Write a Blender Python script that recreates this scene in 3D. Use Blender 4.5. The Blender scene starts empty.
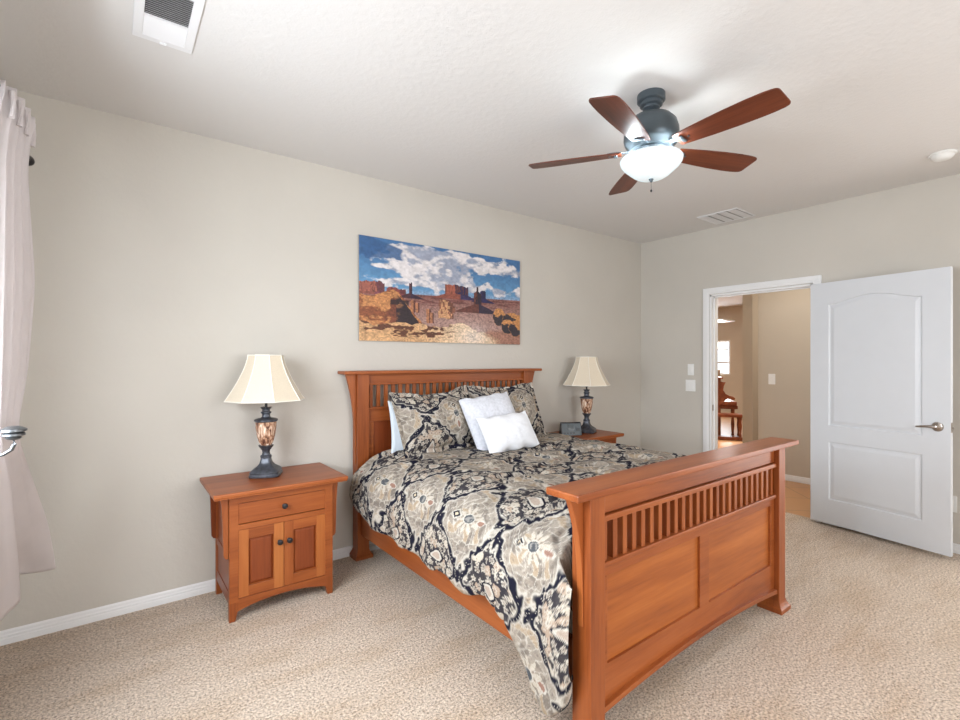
import bpy, bmesh, math, random
import numpy as np
from mathutils import Vector, Matrix
R = math.radians
random.seed(4)
scene = bpy.context.scene
col = scene.collection

# ------------------------------------------------------------------ camera
cam_d = bpy.data.cameras.new('camera')
cam_d.sensor_width = 36.0
cam_d.lens = 36.0 * 482.7 / 960.0
cam_d.clip_start = 0.02
cam = bpy.data.objects.new('camera', cam_d)
col.objects.link(cam)
cam.location = (0, 0, 1.397)
cam.rotation_euler = (R(90), 0, R(52.66 - 90))
scene.camera = cam

# ------------------------------------------------------------------ world, daylight and fill lights, exposure
w = bpy.data.worlds.new('sky')
scene.world = w
w.use_nodes = True
w.node_tree.nodes['Background'].inputs[0].default_value = (0.80, 0.89, 1.0, 1)
w.node_tree.nodes['Background'].inputs[1].default_value = 2.2
scene.view_settings.view_transform = 'Standard'
scene.view_settings.look = 'None'
scene.view_settings.gamma = 1
scene.view_settings.use_curve_mapping = False
scene.view_settings.exposure = -0.30

def area(name, loc, rot, sx, sy, power, color):
    d = bpy.data.lights.new(name, 'AREA')
    d.shape = 'RECTANGLE'; d.size = sx; d.size_y = sy
    d.energy = power; d.color = color
    o = bpy.data.objects.new(name, d); col.objects.link(o)
    o.location = loc; o.rotation_euler = rot
    return o
# daylight at left window, patio door and far window; the rest is added fill
area('daylight_left', (-0.80, 1.52, 1.62), (0, R(-68), 0), 1.3, 1.6, 190, (0.86, 0.93, 1.0))
area('daylight_patio', (5.20, -0.21, 1.15), (0, R(72), 0), 2.0, 1.1, 60, (1.0, 0.98, 0.95))
area('fill_front', (1.6, -2.30, 1.60), (R(74), 0, 0), 2.8, 1.5, 150, (0.97, 0.985, 1.0))  # added fill light outside the made-up window behind the camera
area('daylight_far', (12.75, 6.35, 1.5), (0, R(90), 0), 1.7, 1.3, 260, (0.95, 0.97, 1.0))
area('fill_hall', (8.2, 4.9, 2.66), (0, 0, 0), 1.6, 1.6, 190, (1.0, 0.93, 0.82))  # added overhead fill for the far room, no fixture there
area('fill_hall_tile', (5.5, 1.9, 2.66), (0, 0, 0), 0.7, 1.1, 17, (1.0, 0.94, 0.85))  # unseen fill added under the hall ceiling to lift the tile area

area('fill_passage', (7.1, 1.6, 2.66), (0, 0, 0), 0.8, 0.8, 34, (1.0, 0.90, 0.76))  # added warm fill behind the hall wall to brighten the pier side
# ------------------------------------------------------------------ node helpers / materials
def new_mat(name):
    m = bpy.data.materials.new(name); m.use_nodes = True
    nt = m.node_tree
    return m, nt, nt.nodes['Principled BSDF']
def N(nt, t, **kw):
    n = nt.nodes.new(t)
    for k, v in kw.items():
        if k in n.inputs: n.inputs[k].default_value = v
        else: setattr(n, k, v)
    return n
def ramp(nt, fac, stops):
    r = nt.nodes.new('ShaderNodeValToRGB')
    e = r.color_ramp.elements
    while len(e) < len(stops): e.new(0.5)
    for i, (p, c) in enumerate(stops):
        e[i].position = p; e[i].color = (*c, 1)
    nt.links.new(fac, r.inputs[0])
    return r
def coords(nt, scale=(1, 1, 1), rand=False):
    tc = nt.nodes.new('ShaderNodeTexCoord'); mp = nt.nodes.new('ShaderNodeMapping')
    mp.inputs['Scale'].default_value = scale
    nt.links.new(tc.outputs['Object'], mp.inputs['Vector'])
    if rand:
        oi = nt.nodes.new('ShaderNodeObjectInfo'); m2 = N(nt, 'ShaderNodeVectorMath', operation='SCALE')
        cx = nt.nodes.new('ShaderNodeCombineXYZ')
        for i in range(3): nt.links.new(oi.outputs['Random'], cx.inputs[i])
        m2.inputs['Scale'].default_value = 13.0
        nt.links.new(cx.outputs[0], m2.inputs[0]); nt.links.new(m2.outputs[0], mp.inputs['Location'])
    return mp.outputs[0]
def noise(nt, vec, scale, detail=3, rough=0.5):
    n = N(nt, 'ShaderNodeTexNoise', Scale=scale, Detail=detail, Roughness=rough)
    nt.links.new(vec, n.inputs['Vector'])
    return n.outputs['Fac']
def bump(nt, b, h, strength, dist):
    bm_ = N(nt, 'ShaderNodeBump', Strength=strength, Distance=dist)
    nt.links.new(h, bm_.inputs['Height']); nt.links.new(bm_.outputs[0], b.inputs['Normal'])

def plain(name, c, rough=0.5, metal=0.0, var=0.06, vs=9, coat=0, bumpd=0, bscale=60):
    m, nt, b = new_mat(name)
    v = coords(nt)
    f = noise(nt, v, vs, 4)
    lo = tuple(x * (1 - var) for x in c); hi = tuple(min(1, x * (1 + var)) for x in c)
    r = ramp(nt, f, [(0.3, lo), (0.7, hi)])
    nt.links.new(r.outputs[0], b.inputs['Base Color'])
    b.inputs['Roughness'].default_value = rough; b.inputs['Metallic'].default_value = metal
    b.inputs['Coat Weight'].default_value = coat
    if bumpd: bump(nt, b, noise(nt, v, bscale, 5, 0.6), 0.6, bumpd)
    return m

def wood(name, axis, dark, mid, light, rough=0.38, coat=0.10, fine=42):
    m, nt, b = new_mat(name)
    s = [fine / 10.0] * 3; s[axis] = fine / 110.0
    v = coords(nt, tuple(s), True)
    f1 = noise(nt, v, 2.2, 5, 0.62)
    s2 = [fine * 1.5] * 3; s2[axis] = fine / 14.0
    v2 = coords(nt, tuple(s2), True)
    f2 = noise(nt, v2, 1.6, 3, 0.6)
    mx = N(nt, 'ShaderNodeMix', data_type='FLOAT'); mx.inputs[0].default_value = 0.28
    nt.links.new(f1, mx.inputs[2]); nt.links.new(f2, mx.inputs[3])
    r = ramp(nt, mx.outputs[0], [(0.30, dark), (0.5, mid), (0.72, light)])
    nt.links.new(r.outputs[0], b.inputs['Base Color'])
    b.inputs['Roughness'].default_value = rough
    b.inputs['Coat Weight'].default_value = coat; b.inputs['Coat Roughness'].default_value = 0.22
    b.inputs['Specular IOR Level'].default_value = 0.36
    bump(nt, b, f2, 0.12, 0.0006)
    return m
CH = ((0.17, 0.036, 0.008), (0.285, 0.072, 0.016), (0.39, 0.112, 0.027))
WX = wood('cherry_wood_x', 0, *CH); WY = wood('cherry_wood_y', 1, *CH); WZ = wood('cherry_wood_z', 2, *CH)
CD = ((0.13, 0.024, 0.006), (0.205, 0.043, 0.010), (0.27, 0.064, 0.016))
WDZ = wood('cherry_panel_z', 2, *CD)
WH = wood('cherry_head_panel', 2, *CD, rough=0.4)
CP = ((0.20, 0.045, 0.009), (0.35, 0.096, 0.018), (0.50, 0.165, 0.036))
WPX = wood('cherry_foot_panel', 0, *CP, fine=30)
WPZ = wood('cherry_light_stile', 2, (0.28, 0.075, 0.017), (0.37, 0.108, 0.025), (0.44, 0.150, 0.038))
BLADE = wood('walnut_blade', 0, (0.045, 0.010, 0.004), (0.11, 0.024, 0.009), (0.19, 0.046, 0.016), rough=0.42, coat=0.1)
PIANO = wood('piano_mahogany', 0, (0.10, 0.025, 0.01), (0.22, 0.06, 0.025), (0.32, 0.10, 0.04), rough=0.3)

def wall_paint(name, c):
    m, nt, b = new_mat(name)
    v = coords(nt)
    f = noise(nt, v, 1.7, 3)
    r = ramp(nt, f, [(0.3, tuple(x * 0.97 for x in c)), (0.7, tuple(min(1, x * 1.03) for x in c))])
    nt.links.new(r.outputs[0], b.inputs['Base Color'])
    b.inputs['Roughness'].default_value = 0.72
    h = noise(nt, v, 34, 5, 0.55)
    bump(nt, b, h, 0.35, 0.004)
    return m
PAINT = wall_paint('beige_wall_paint', (0.560, 0.525, 0.470))
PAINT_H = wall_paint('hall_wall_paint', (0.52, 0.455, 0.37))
def ceiling_mat():
    m, nt, b = new_mat('ceiling_texture')
    v = coords(nt)
    b.inputs['Base Color'].default_value = (0.71, 0.695, 0.68, 1)
    b.inputs['Roughness'].default_value = 0.9
    f = noise(nt, v, 30, 6, 0.65)
    r = ramp(nt, f, [(0.42, (0, 0, 0)), (0.62, (1, 1, 1))])
    bump(nt, b, r.outputs[0], 0.16, 0.005)
    return m
CEIL = ceiling_mat()
def carpet_mat():
    m, nt, b = new_mat('beige_cut_pile_carpet')
    v = coords(nt)
    fine = noise(nt, v, 105, 4, 0.8)
    mid = noise(nt, v, 60, 4, 0.8)
    mpb = nt.nodes.new('ShaderNodeMapping'); mpb.inputs['Rotation'].default_value = (0, 0, R(38)); mpb.inputs['Scale'].default_value = (1.0, 3.2, 1.0)
    nt.links.new(v, mpb.inputs['Vector'])
    big = noise(nt, mpb.outputs[0], 1.7, 5, 0.65)
    r = ramp(nt, fine, [(0.35, (0.13, 0.075, 0.040)), (0.47, (0.62, 0.48, 0.355)), (0.58, (0.95, 0.80, 0.655))])
    r2 = ramp(nt, mid, [(0.36, (0.60, 0.50, 0.40)), (0.52, (1, 1, 1))])
    r3 = ramp(nt, big, [(0.36, (0.87, 0.80, 0.70)), (0.54, (1, 1, 1))])
    m1 = N(nt, 'ShaderNodeMix', data_type='RGBA', blend_type='MULTIPLY'); m1.inputs[0].default_value = 0.8
    nt.links.new(r.outputs[0], m1.inputs[6]); nt.links.new(r2.outputs[0], m1.inputs[7])
    m2 = N(nt, 'ShaderNodeMix', data_type='RGBA', blend_type='MULTIPLY'); m2.inputs[0].default_value = 0.9
    nt.links.new(m1.outputs[2], m2.inputs[6]); nt.links.new(r3.outputs[0], m2.inputs[7])
    nt.links.new(m2.outputs[2], b.inputs['Base Color'])
    b.inputs['Roughness'].default_value = 1.0
    b.inputs['Sheen Weight'].default_value = 0.3
    ad = N(nt, 'ShaderNodeMath', operation='ADD')
    nt.links.new(fine, ad.inputs[0]); nt.links.new(mid, ad.inputs[1])
    bump(nt, b, ad.outputs[0], 0.9, 0.012)
    return m
CARPET = carpet_mat()
def tile_mat():
    m, nt, b = new_mat('terracotta_tile')
    v = coords(nt)
    br = nt.nodes.new('ShaderNodeTexBrick')
    br.offset = 0.0; br.squash = 1.0
    for k, val in (('Scale', 1.0), ('Mortar Size', 0.006), ('Brick Width', 0.44), ('Row Height', 0.44)): br.inputs[k].default_value = val
    br.inputs['Color1'].default_value = (0.56, 0.30, 0.14, 1); br.inputs['Color2'].default_value = (0.52, 0.27, 0.125, 1)
    br.inputs['Mortar'].default_value = (0.36, 0.20, 0.11, 1)
    mp = nt.nodes.new('ShaderNodeMapping'); mp.inputs['Rotation'].default_value = (0, 0, R(45))
    nt.links.new(v, mp.inputs['Vector'])
    nt.links.new(mp.outputs[0], br.inputs['Vector'])
    nt.links.new(br.outputs[0], b.inputs['Base Color']); b.inputs['Roughness'].default_value = 0.35
    return m
TILE = tile_mat()
WHITE = plain('white_trim_paint', (0.80, 0.80, 0.80), 0.38, var=0.01)
DOORW = plain('white_door_paint', (0.66, 0.68, 0.71), 0.42, var=0.01)
PLATE = plain('white_switch_plastic', (0.82, 0.82, 0.80), 0.35, var=0.01)
NICKEL = plain('brushed_nickel', (0.42, 0.37, 0.33), 0.28, 1.0, var=0.05)
PEWTER = plain('pewter_fan_metal', (0.085, 0.105, 0.12), 0.38, 0.55, var=0.08)
BRONZE = plain('dark_bronze', (0.035, 0.032, 0.034), 0.38, 0.6, var=0.25, vs=40)
LAMPBASE = plain('antique_slate_resin', (0.065, 0.07, 0.085), 0.33, 0.4, var=0.4, vs=45, bumpd=0.002, bscale=50)
GREYD = plain('duct_shade_grey', (0.42, 0.41, 0.40), 0.8)  # mid grey sheet colour in place of shade in the small vent
DARKGAP = plain('duct_shade_dark', (0.16, 0.16, 0.16), 0.8)  # dark sheet colour in place of shade between the vent slats
VENTM = plain('white_vent_metal', (0.80, 0.80, 0.81), 0.4, var=0.01)
BLACKP = plain('black_clock_plastic', (0.018, 0.02, 0.023), 0.3)
GREYP = plain('grey_clock_face', (0.055, 0.075, 0.085), 0.3)
LCD = plain('clock_screen', (0.02, 0.03, 0.03), 0.15)
WCLOTH = plain('white_pillow_cotton', (0.80, 0.81, 0.84), 0.85, var=0.03, bumpd=0.002, bscale=220)
WQUILT = plain('white_quilted_cover', (0.66, 0.67, 0.72), 0.85, var=0.10, vs=55, bumpd=0.006, bscale=60)
PCASE = plain('pale_blue_white_pillowcase', (0.70, 0.77, 0.84), 0.85, var=0.03)
BAND = plain('grey_blue_piping', (0.30, 0.38, 0.45), 0.8)
MATT = plain('white_mattress_ticking', (0.80, 0.79, 0.77), 0.85)
PINK = plain('blush_grey_curtain', (0.74, 0.685, 0.68), 0.85, var=0.03, bumpd=0.001, bscale=300)
_nt = PINK.node_tree; _b = _nt.nodes['Principled BSDF']; _o = [n for n in _nt.nodes if n.type == 'OUTPUT_MATERIAL'][0]
_t = _nt.nodes.new('ShaderNodeBsdfTranslucent'); _t.inputs['Color'].default_value = (0.80, 0.76, 0.75, 1)
_m = _nt.nodes.new('ShaderNodeMixShader'); _m.inputs[0].default_value = 0.32
_nt.links.new(_b.outputs[0], _m.inputs[1]); _nt.links.new(_t.outputs[0], _m.inputs[2]); _nt.links.new(_m.outputs[0], _o.inputs[0])
SILVER = plain('silver_holdback', (0.19, 0.20, 0.21), 0.3, 0.9)
EDGE = plain('grey_print_edge', (0.36, 0.34, 0.32), 0.5)
BEIGEC = plain('beige_ceramic', (0.62, 0.52, 0.38), 0.5)
def lampshade_mat():
    m, nt, b = new_mat('cream_lampshade_fabric')
    v = coords(nt); f = noise(nt, v, 260, 2)
    r = ramp(nt, f, [(0.3, (0.66, 0.56, 0.43)), (0.7, (0.72, 0.63, 0.49))])
    nt.links.new(r.outputs[0], b.inputs['Base Color']); b.inputs['Roughness'].default_value = 0.8
    b.inputs['Sheen Weight'].default_value = 0.3
    return m
SHADE = lampshade_mat()
TRIMC = plain('pale_shade_trim', (0.86, 0.82, 0.74), 0.7)
def mosaic_mat():
    m, nt, b = new_mat('amber_shell_glass')
    v = coords(nt, (1, 1, 0.35))
    n = N(nt, 'ShaderNodeTexNoise', Scale=42, Detail=3, Distortion=1.5); nt.links.new(v, n.inputs['Vector'])
    r = ramp(nt, n.outputs['Fac'], [(0.34, (0.09, 0.035, 0.025)), (0.46, (0.38, 0.20, 0.12)), (0.56, (0.60, 0.40, 0.28)), (0.68, (0.85, 0.74, 0.62))])
    nt.links.new(r.outputs[0], b.inputs['Base Color']); b.inputs['Roughness'].default_value = 0.18
    return m
MOSAIC = mosaic_mat()
def attr_mat(name, rough, sheen=0.0, coat=0.0, bumpd=0.0):
    m, nt, b = new_mat(name)
    a = nt.nodes.new('ShaderNodeAttribute'); a.attribute_name = 'dye'
    v = coords(nt); f = noise(nt, v, 160, 4, 0.7)
    r = ramp(nt, f, [(0.30, (0.66, 0.64, 0.61)), (0.62, (1.0, 1.0, 1.0))])
    mx = N(nt, 'ShaderNodeMix', data_type='RGBA', blend_type='MULTIPLY'); mx.inputs[0].default_value = 0.75 if bumpd else 0.0
    nt.links.new(a.outputs['Color'], mx.inputs[6]); nt.links.new(r.outputs[0], mx.inputs[7])
    nt.links.new(mx.outputs[2], b.inputs['Base Color'])
    b.inputs['Roughness'].default_value = rough
    b.inputs['Sheen Weight'].default_value = sheen; b.inputs['Coat Weight'].default_value = coat
    b.inputs['Coat Roughness'].default_value = 0.12
    if bumpd: bump(nt, b, f, 0.5, bumpd)
    return m
DAMASK = attr_mat('black_and_taupe_damask', 0.9, sheen=0.0, bumpd=0.0025)
DAMASK.node_tree.nodes['Principled BSDF'].inputs['Specular IOR Level'].default_value = 0.15
PRINT = attr_mat('desert_print', 0.45, coat=0.16)
def glass_mat():
    m = bpy.data.materials.new('window_glass'); m.use_nodes = True; nt = m.node_tree
    nt.nodes.clear()
    o = nt.nodes.new('ShaderNodeOutputMaterial'); t = nt.nodes.new('ShaderNodeBsdfTransparent')
    g = nt.nodes.new('ShaderNodeBsdfGlossy'); g.inputs['Roughness'].default_value = 0.02
    mx = nt.nodes.new('ShaderNodeMixShader'); mx.inputs[0].default_value = 0.07
    nt.links.new(t.outputs[0], mx.inputs[1]); nt.links.new(g.outputs[0], mx.inputs[2]); nt.links.new(mx.outputs[0], o.inputs[0])
    return m
GLASS = glass_mat()
def bowl_mat(name, c, s):
    m, nt, b = new_mat(name)
    v = coords(nt); f = noise(nt, v, 14, 3)
    r = ramp(nt, f, [(0.3, (0.50, 0.55, 0.57)), (0.7, (0.60, 0.64, 0.66))])
    nt.links.new(r.outputs[0], b.inputs['Base Color'])
    b.inputs['Emission Color'].default_value = (*c, 1)
    b.inputs['Emission Strength'].default_value = s
    b.inputs['Roughness'].default_value = 0.25
    return m
BOWL = bowl_mat('lit_frosted_bowl', (0.84, 0.96, 1.0), 0.62)
PENDL = bowl_mat('lit_pendant_dome', (1.0, 0.97, 0.9), 1.6)

# ------------------------------------------------------------------ mesh helpers
def MB(): return bmesh.new()
def box(bm, x0, x1, y0, y1, z0, z1, bev=0.0, seg=2):
    m = Matrix.Translation(((x0 + x1) / 2, (y0 + y1) / 2, (z0 + z1) / 2)) @ Matrix.Diagonal((x1 - x0, y1 - y0, z1 - z0, 1))
    vs = bmesh.ops.create_cube(bm, size=1, matrix=m)['verts']
    if bev > 0:
        es = list({e for v in vs for e in v.link_edges})
        bmesh.ops.bevel(bm, geom=es, offset=bev, segments=seg, affect='EDGES', profile=0.5)
def prism(bm, pts, axis, a0, a1, bev=0.0):
    """extrude an outline (list of 2D points) along axis from a0 to a1"""
    def mk(p, a):
        if axis == 0: return (a, p[0], p[1])
        if axis == 1: return (p[0], a, p[1])
        return (p[0], p[1], a)
    A = [bm.verts.new(mk(p, a0)) for p in pts]; B = [bm.verts.new(mk(p, a1)) for p in pts]
    n = len(pts)
    fs = [bm.faces.new(A), bm.faces.new(B[::-1])]
    for i in range(n): fs.append(bm.faces.new((A[i], B[i], B[(i + 1) % n], A[(i + 1) % n])))
    bmesh.ops.recalc_face_normals(bm, faces=fs)
    if bev > 0:
        es = list({e for f in fs[:2] for e in f.edges})
        bmesh.ops.bevel(bm, geom=es, offset=bev, segments=2, affect='EDGES', profile=0.5)
def lathe(bm, prof, n=32, cx=0, cy=0, mat=None, sq=None):
    """prof: list of (r,z); sq: optional superellipse exponent for squarish rings"""
    rings = []
    for r, z in prof:
        ring = []
        for k in range(n):
            a = 2 * math.pi * k / n
            rr = r
            if sq:
                rr = r / ((abs(math.cos(a)) ** sq + abs(math.sin(a)) ** sq) ** (1 / sq))
            p = Vector((cx + rr * math.cos(a), cy + rr * math.sin(a), z))
            if mat: p = mat @ p
            ring.append(bm.verts.new(p))
        rings.append(ring)
    fs = []
    for a, b in zip(rings, rings[1:]):
        for k in range(n): fs.append(bm.faces.new((a[k], a[(k + 1) % n], b[(k + 1) % n], b[k])))
    if prof[0][0] > 1e-4: fs.append(bm.faces.new(rings[0][::-1]))
    if prof[-1][0] > 1e-4: fs.append(bm.faces.new(rings[-1]))
    bmesh.ops.recalc_face_normals(bm, faces=fs)
def tube(bm, pts, r, n=10):
    pts = [Vector(p) for p in pts]
    rings = []
    for i, p in enumerate(pts):
        t = (pts[min(i + 1, len(pts) - 1)] - pts[max(i - 1, 0)]).normalized()
        u = t.cross(Vector((0, 0, 1)))
        if u.length < 1e-3: u = t.cross(Vector((1, 0, 0)))
        u.normalize(); v = t.cross(u)
        rr = r[i] if isinstance(r, (list, tuple)) else r
        rings.append([bm.verts.new(p + u * rr * math.cos(2 * math.pi * k / n) + v * rr * math.sin(2 * math.pi * k / n)) for k in range(n)])
    fs = []
    for a, b in zip(rings, rings[1:]):
        for k in range(n): fs.append(bm.faces.new((a[k], a[(k + 1) % n], b[(k + 1) % n], b[k])))
    fs.append(bm.faces.new(rings[0][::-1])); fs.append(bm.faces.new(rings[-1]))
    bmesh.ops.recalc_face_normals(bm, faces=fs)
def obj(name, bm, m, parent=None, smooth=False, ang=35, loc=None):
    me = bpy.data.meshes.new(name)
    bm.to_mesh(me); bm.free()
    me.materials.append(m)
    o = bpy.data.objects.new(name, me); col.objects.link(o)
    if parent: o.parent = parent
    if loc: o.location = loc
    if smooth:
        for p in me.polygons: p.use_smooth = True
        if ang: me.set_sharp_from_angle(angle=R(ang))
    return o
def tag(o, label=None, cat=None, group=None, kind=None):
    if label: o['label'] = label
    if cat: o['category'] = cat
    if group: o['group'] = group
    if kind: o['kind'] = kind
    return o
def thing(name, label, cat, loc=(0, 0, 0), rz=0, group=None):
    o = bpy.data.objects.new(name, None); col.objects.link(o)
    o.empty_display_size = 0.1
    o.location = loc; o.rotation_euler = (0, 0, rz)
    return tag(o, label, cat, group)
def struct(name, bm, m, parent=None, smooth=False):
    o = obj(name, bm, m, parent, smooth)
    if not parent: o['kind'] = 'structure'
    return o
def dup(root, loc, label, rz=None):
    def cp(o, par):
        c = o.copy(); col.objects.link(c); c.parent = par
        for ch in [k for k in bpy.data.objects if k.parent == o and k is not c]: cp(ch, c)
        return c
    r = cp(root, None); r.location = loc; r['label'] = label
    if rz is not None: r.rotation_euler = (0, 0, rz)
    return r
def grid_obj(name, P, m, parent=None, smooth=True, wrap=False, dye=None):
    """P: (nu,nv,3) numpy array of points -> a quad mesh"""
    nu, nv, _ = P.shape
    me = bpy.data.meshes.new(name)
    i = np.arange(nu * nv).reshape(nu, nv)
    q = np.stack([i[:-1, :-1], i[1:, :-1], i[1:, 1:], i[:-1, 1:]], -1).reshape(-1, 4)
    me.vertices.add(nu * nv); me.vertices.foreach_set('co', P.reshape(-1).astype(np.float32))
    me.loops.add(q.size); me.loops.foreach_set('vertex_index', q.reshape(-1).astype(np.int32))
    me.polygons.add(len(q)); me.polygons.foreach_set('loop_start', np.arange(0, q.size, 4, dtype=np.int32))
    me.update(calc_edges=True)
    if dye is not None: set_dye(me, dye.reshape(-1, 3))
    me.materials.append(m)
    if smooth: me.polygons.foreach_set('use_smooth', np.ones(len(q), bool))
    o = bpy.data.objects.new(name, me); col.objects.link(o)
    if parent: o.parent = parent
    return o
def set_dye(me, c):
    a = me.color_attributes.new('dye', 'FLOAT_COLOR', 'POINT')
    a.data.foreach_set('color', np.concatenate([c, np.ones((len(c), 1))], 1).reshape(-1).astype(np.float32))

# numpy noise ------------------------------------------------------------
_rng = np.random.RandomState(7)
_T = _rng.rand(256, 256)
def vnoise(x, y):
    xi = np.floor(x).astype(int); yi = np.floor(y).astype(int)
    fx = x - xi; fy = y - yi
    fx = fx * fx * (3 - 2 * fx); fy = fy * fy * (3 - 2 * fy)
    g = lambda a, b: _T[a % 256, b % 256]
    return (g(xi, yi) * (1 - fx) + g(xi + 1, yi) * fx) * (1 - fy) + (g(xi, yi + 1) * (1 - fx) + g(xi + 1, yi + 1) * fx) * fy
def fbm(x, y, o=4):
    s = 0; a = 0.5; t = 0
    for k in range(o):
        s = s + a * vnoise(x * 2 ** k + 17.3 * k, y * 2 ** k + 5.1 * k); t += a; a *= 0.5
    return s / t
def mixc(c, d, m):
    return c * (1 - m[..., None]) + np.array(d) * m[..., None]
def sst(x, a, b):
    t = np.clip((x - a) / (b - a), 0, 1); return t * t * (3 - 2 * t)

# ================================================================== THE ROOM
XL, XR, YB, YF, H = -0.462, 4.86, 3.308, -1.90, 2.74
def wall_with_holes(axis, c0, c1, a0, a1, z1, holes):
    """a wall slab; axis 0: plane across X from c0 to c1, runs along Y a0..a1"""
    bm = MB()
    def b(s0, s1, z0, zz):
        if s1 - s0 < 1e-4 or zz - z0 < 1e-4: return
        if axis == 0: box(bm, c0, c1, s0, s1, z0, zz)
        else: box(bm, s0, s1, c0, c1, z0, zz)
    cur = a0
    for (h0, h1, zb, zt) in sorted(holes):
        b(cur, h0, 0, z1); b(h0, h1, 0, zb); b(h0, h1, zt, z1); cur = h1
    b(cur, a1, 0, z1)
    return bm
WL = (0.72, 2.32, 0.86, 2.12)     # left window  (y0,y1,z0,z1)
WP = (-0.77, 0.37, 0.0, 2.09)     # patio door in the right wall
WD = (1.585, 2.495, 0.0, 2.062)   # doorway
struct('wall_back', wall_with_holes(1, YB, YB + 0.12, XL - 0.12, XR + 0.12, H, []), PAINT)
struct('wall_left', wall_with_holes(0, XL - 0.12, XL, YF, YB, H, [WL]), PAINT)
struct('wall_right', wall_with_holes(0, XR, XR + 0.12, YF, YB, H, [WP, WD]), PAINT)
struct('wall_front', wall_with_holes(1, YF - 0.12, YF, XL - 0.12, XR + 0.12, H, [(0.2, 3.0, 0.70, 2.20)]), PAINT)  # opening added in the unseen wall to admit fill light
bm = MB(); box(bm, XL - 0.12, XR + 0.055, YF - 0.12, YB + 0.12, -0.10, 0); struct('floor', bm, CARPET)
bm = MB(); box(bm, XL - 0.12, XR + 0.12, YF - 0.12, YB + 0.12, H, H + 0.1); struct('ceiling', bm, CEIL)
# hall and far room
bm = MB(); box(bm, XR + 0.055, 12.5, -1.9, 7.6, -0.10, -0.002); struct('floor_hall', bm, TILE)
bm = MB(); box(bm, XR + 0.12, 12.5, -1.9, 7.6, H, H + 0.1); struct('ceiling_hall', bm, CEIL)
bm = MB(); box(bm, 6.235, 6.36, -1.9, 2.61, 0, H); struct('wall_hall', bm, PAINT_H)
bm = MB(); box(bm, 6.42, 7.6, 2.755, 2.875, 0, H); struct('wall_pier', bm, PAINT_H)
FW = (5.85, 6.75, 1.02, 1.90)
struct('wall_far', wall_with_holes(0, 12.4, 12.5, -1.9, 7.6, H, [FW]), PAINT_H)
bm = MB(); box(bm, XR + 0.12, 12.5, 7.5, 7.6, 0, H); struct('wall_hall_left', bm, PAINT_H)
bm = MB(); box(bm, XR + 0.12, 12.5, -2.0, -1.9, 0, H); struct('wall_hall_right', bm, PAINT_H)
bm = MB(); box(bm, 4.982, 6.235, 0.9, 1.0, 0, H); struct('wall_hall_end', bm, PAINT_H)
bm = MB(); box(bm, XR + 0.12, XR + 0.22, YB, 7.5, 0, H); struct('wall_hall_side', bm, PAINT_H)

# baseboards with a moulded top (colonial profile)
def base_prof(t=0.014, h=0.068):
    return [(0, 0), (t, 0), (t, h * 0.42), (t * 0.8, h * 0.46), (t * 0.8, h * 0.62), (t * 0.55, h * 0.70), (t * 0.5, h * 0.88), (t * 0.2, h), (0, h)]
def baseboard(name, axis, wall, a0, a1, sgn, h=0.068):
    bm = MB(); prism(bm, [(wall + sgn * p[0], p[1]) for p in base_prof(h=h)], axis, a0, a1)
    struct(name, bm, WHITE)
baseboard('baseboard_back', 0, YB, XL, XR, -1)
baseboard('baseboard_left', 1, XL, YF, YB, 1)
baseboard('baseboard_right', 1, XR, 0.44, WD[0] - 0.075, -1)
baseboard('baseboard_right_corner', 1, XR, WD[1] + 0.075, YB, -1)
baseboard('baseboard_right_near', 1, XR, YF, WP[0] - 0.07, -1)
baseboard('baseboard_front', 0, YF, XL, XR, 1)
baseboard('baseboard_hall', 1, 6.235, 1.0, 2.61, -1)

# doorway casing (one moulded frame) and jamb
def casing(bm, y0, y1, zt, x, wdt=0.062, t=0.018):
    def prof(a, b): return a, b
    # three mitre-like members, each stepped
    for (s0, s1, z0, z1) in ((y0 - wdt, y0, 0, zt + wdt), (y1, y1 + wdt, 0, zt + wdt)):
        box(bm, x - t, x, s0, s1, z0, z1, 0.004)
        c = (s0 + s1) / 2
        box(bm, x - t - 0.005, x - t + 0.002, c - wdt * 0.30, c + wdt * 0.16, z0, z1 - wdt * 0.5, 0.002)
    box(bm, x - t, x, y0 - wdt * 0.01, y1 + wdt * 0.01, zt, zt + wdt, 0.004)
    box(bm, x - t - 0.005, x - t + 0.002, y0 - wdt * 0.6, y1 + wdt * 0.6, zt + wdt * 0.36, zt + wdt * 0.80, 0.002)
bm = MB(); casing(bm, WD[0] - 0.005, WD[1] + 0.005, WD[3] + 0.005, XR)
for (s0, s1) in ((WD[0] - 0.001, WD[0] + 0.018), (WD[1] - 0.018, WD[1] + 0.001)):
    box(bm, XR - 0.004, XR + 0.124, s0, s1, 0, WD[3])
box(bm, XR - 0.004, XR + 0.124, WD[0], WD[1], WD[3] - 0.018, WD[3] + 0.001)
box(bm, XR + 0.04, XR + 0.052, WD[1] - 0.030, WD[1] - 0.018, 0, WD[3] - 0.018)     # door stop
box(bm, XR + 0.04, XR + 0.052, WD[0] + 0.018, WD[0] + 0.030, 0, WD[3] - 0.018)
box(bm, XR + 0.04, XR + 0.052, WD[0] + 0.018, WD[1] - 0.018, WD[3] - 0.030, WD[3] - 0.018)
trim1 = struct('trim_1', bm, WHITE)
bm = MB(); box(bm, XR + 0.008, XR + 0.034, WD[1] - 0.0195, WD[1] - 0.0175, 0.88, 0.94, 0.0005)
sp = struct('strike_plate', bm, NICKEL, trim1); sp['label'] = 'dark metal strike plate'

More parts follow.
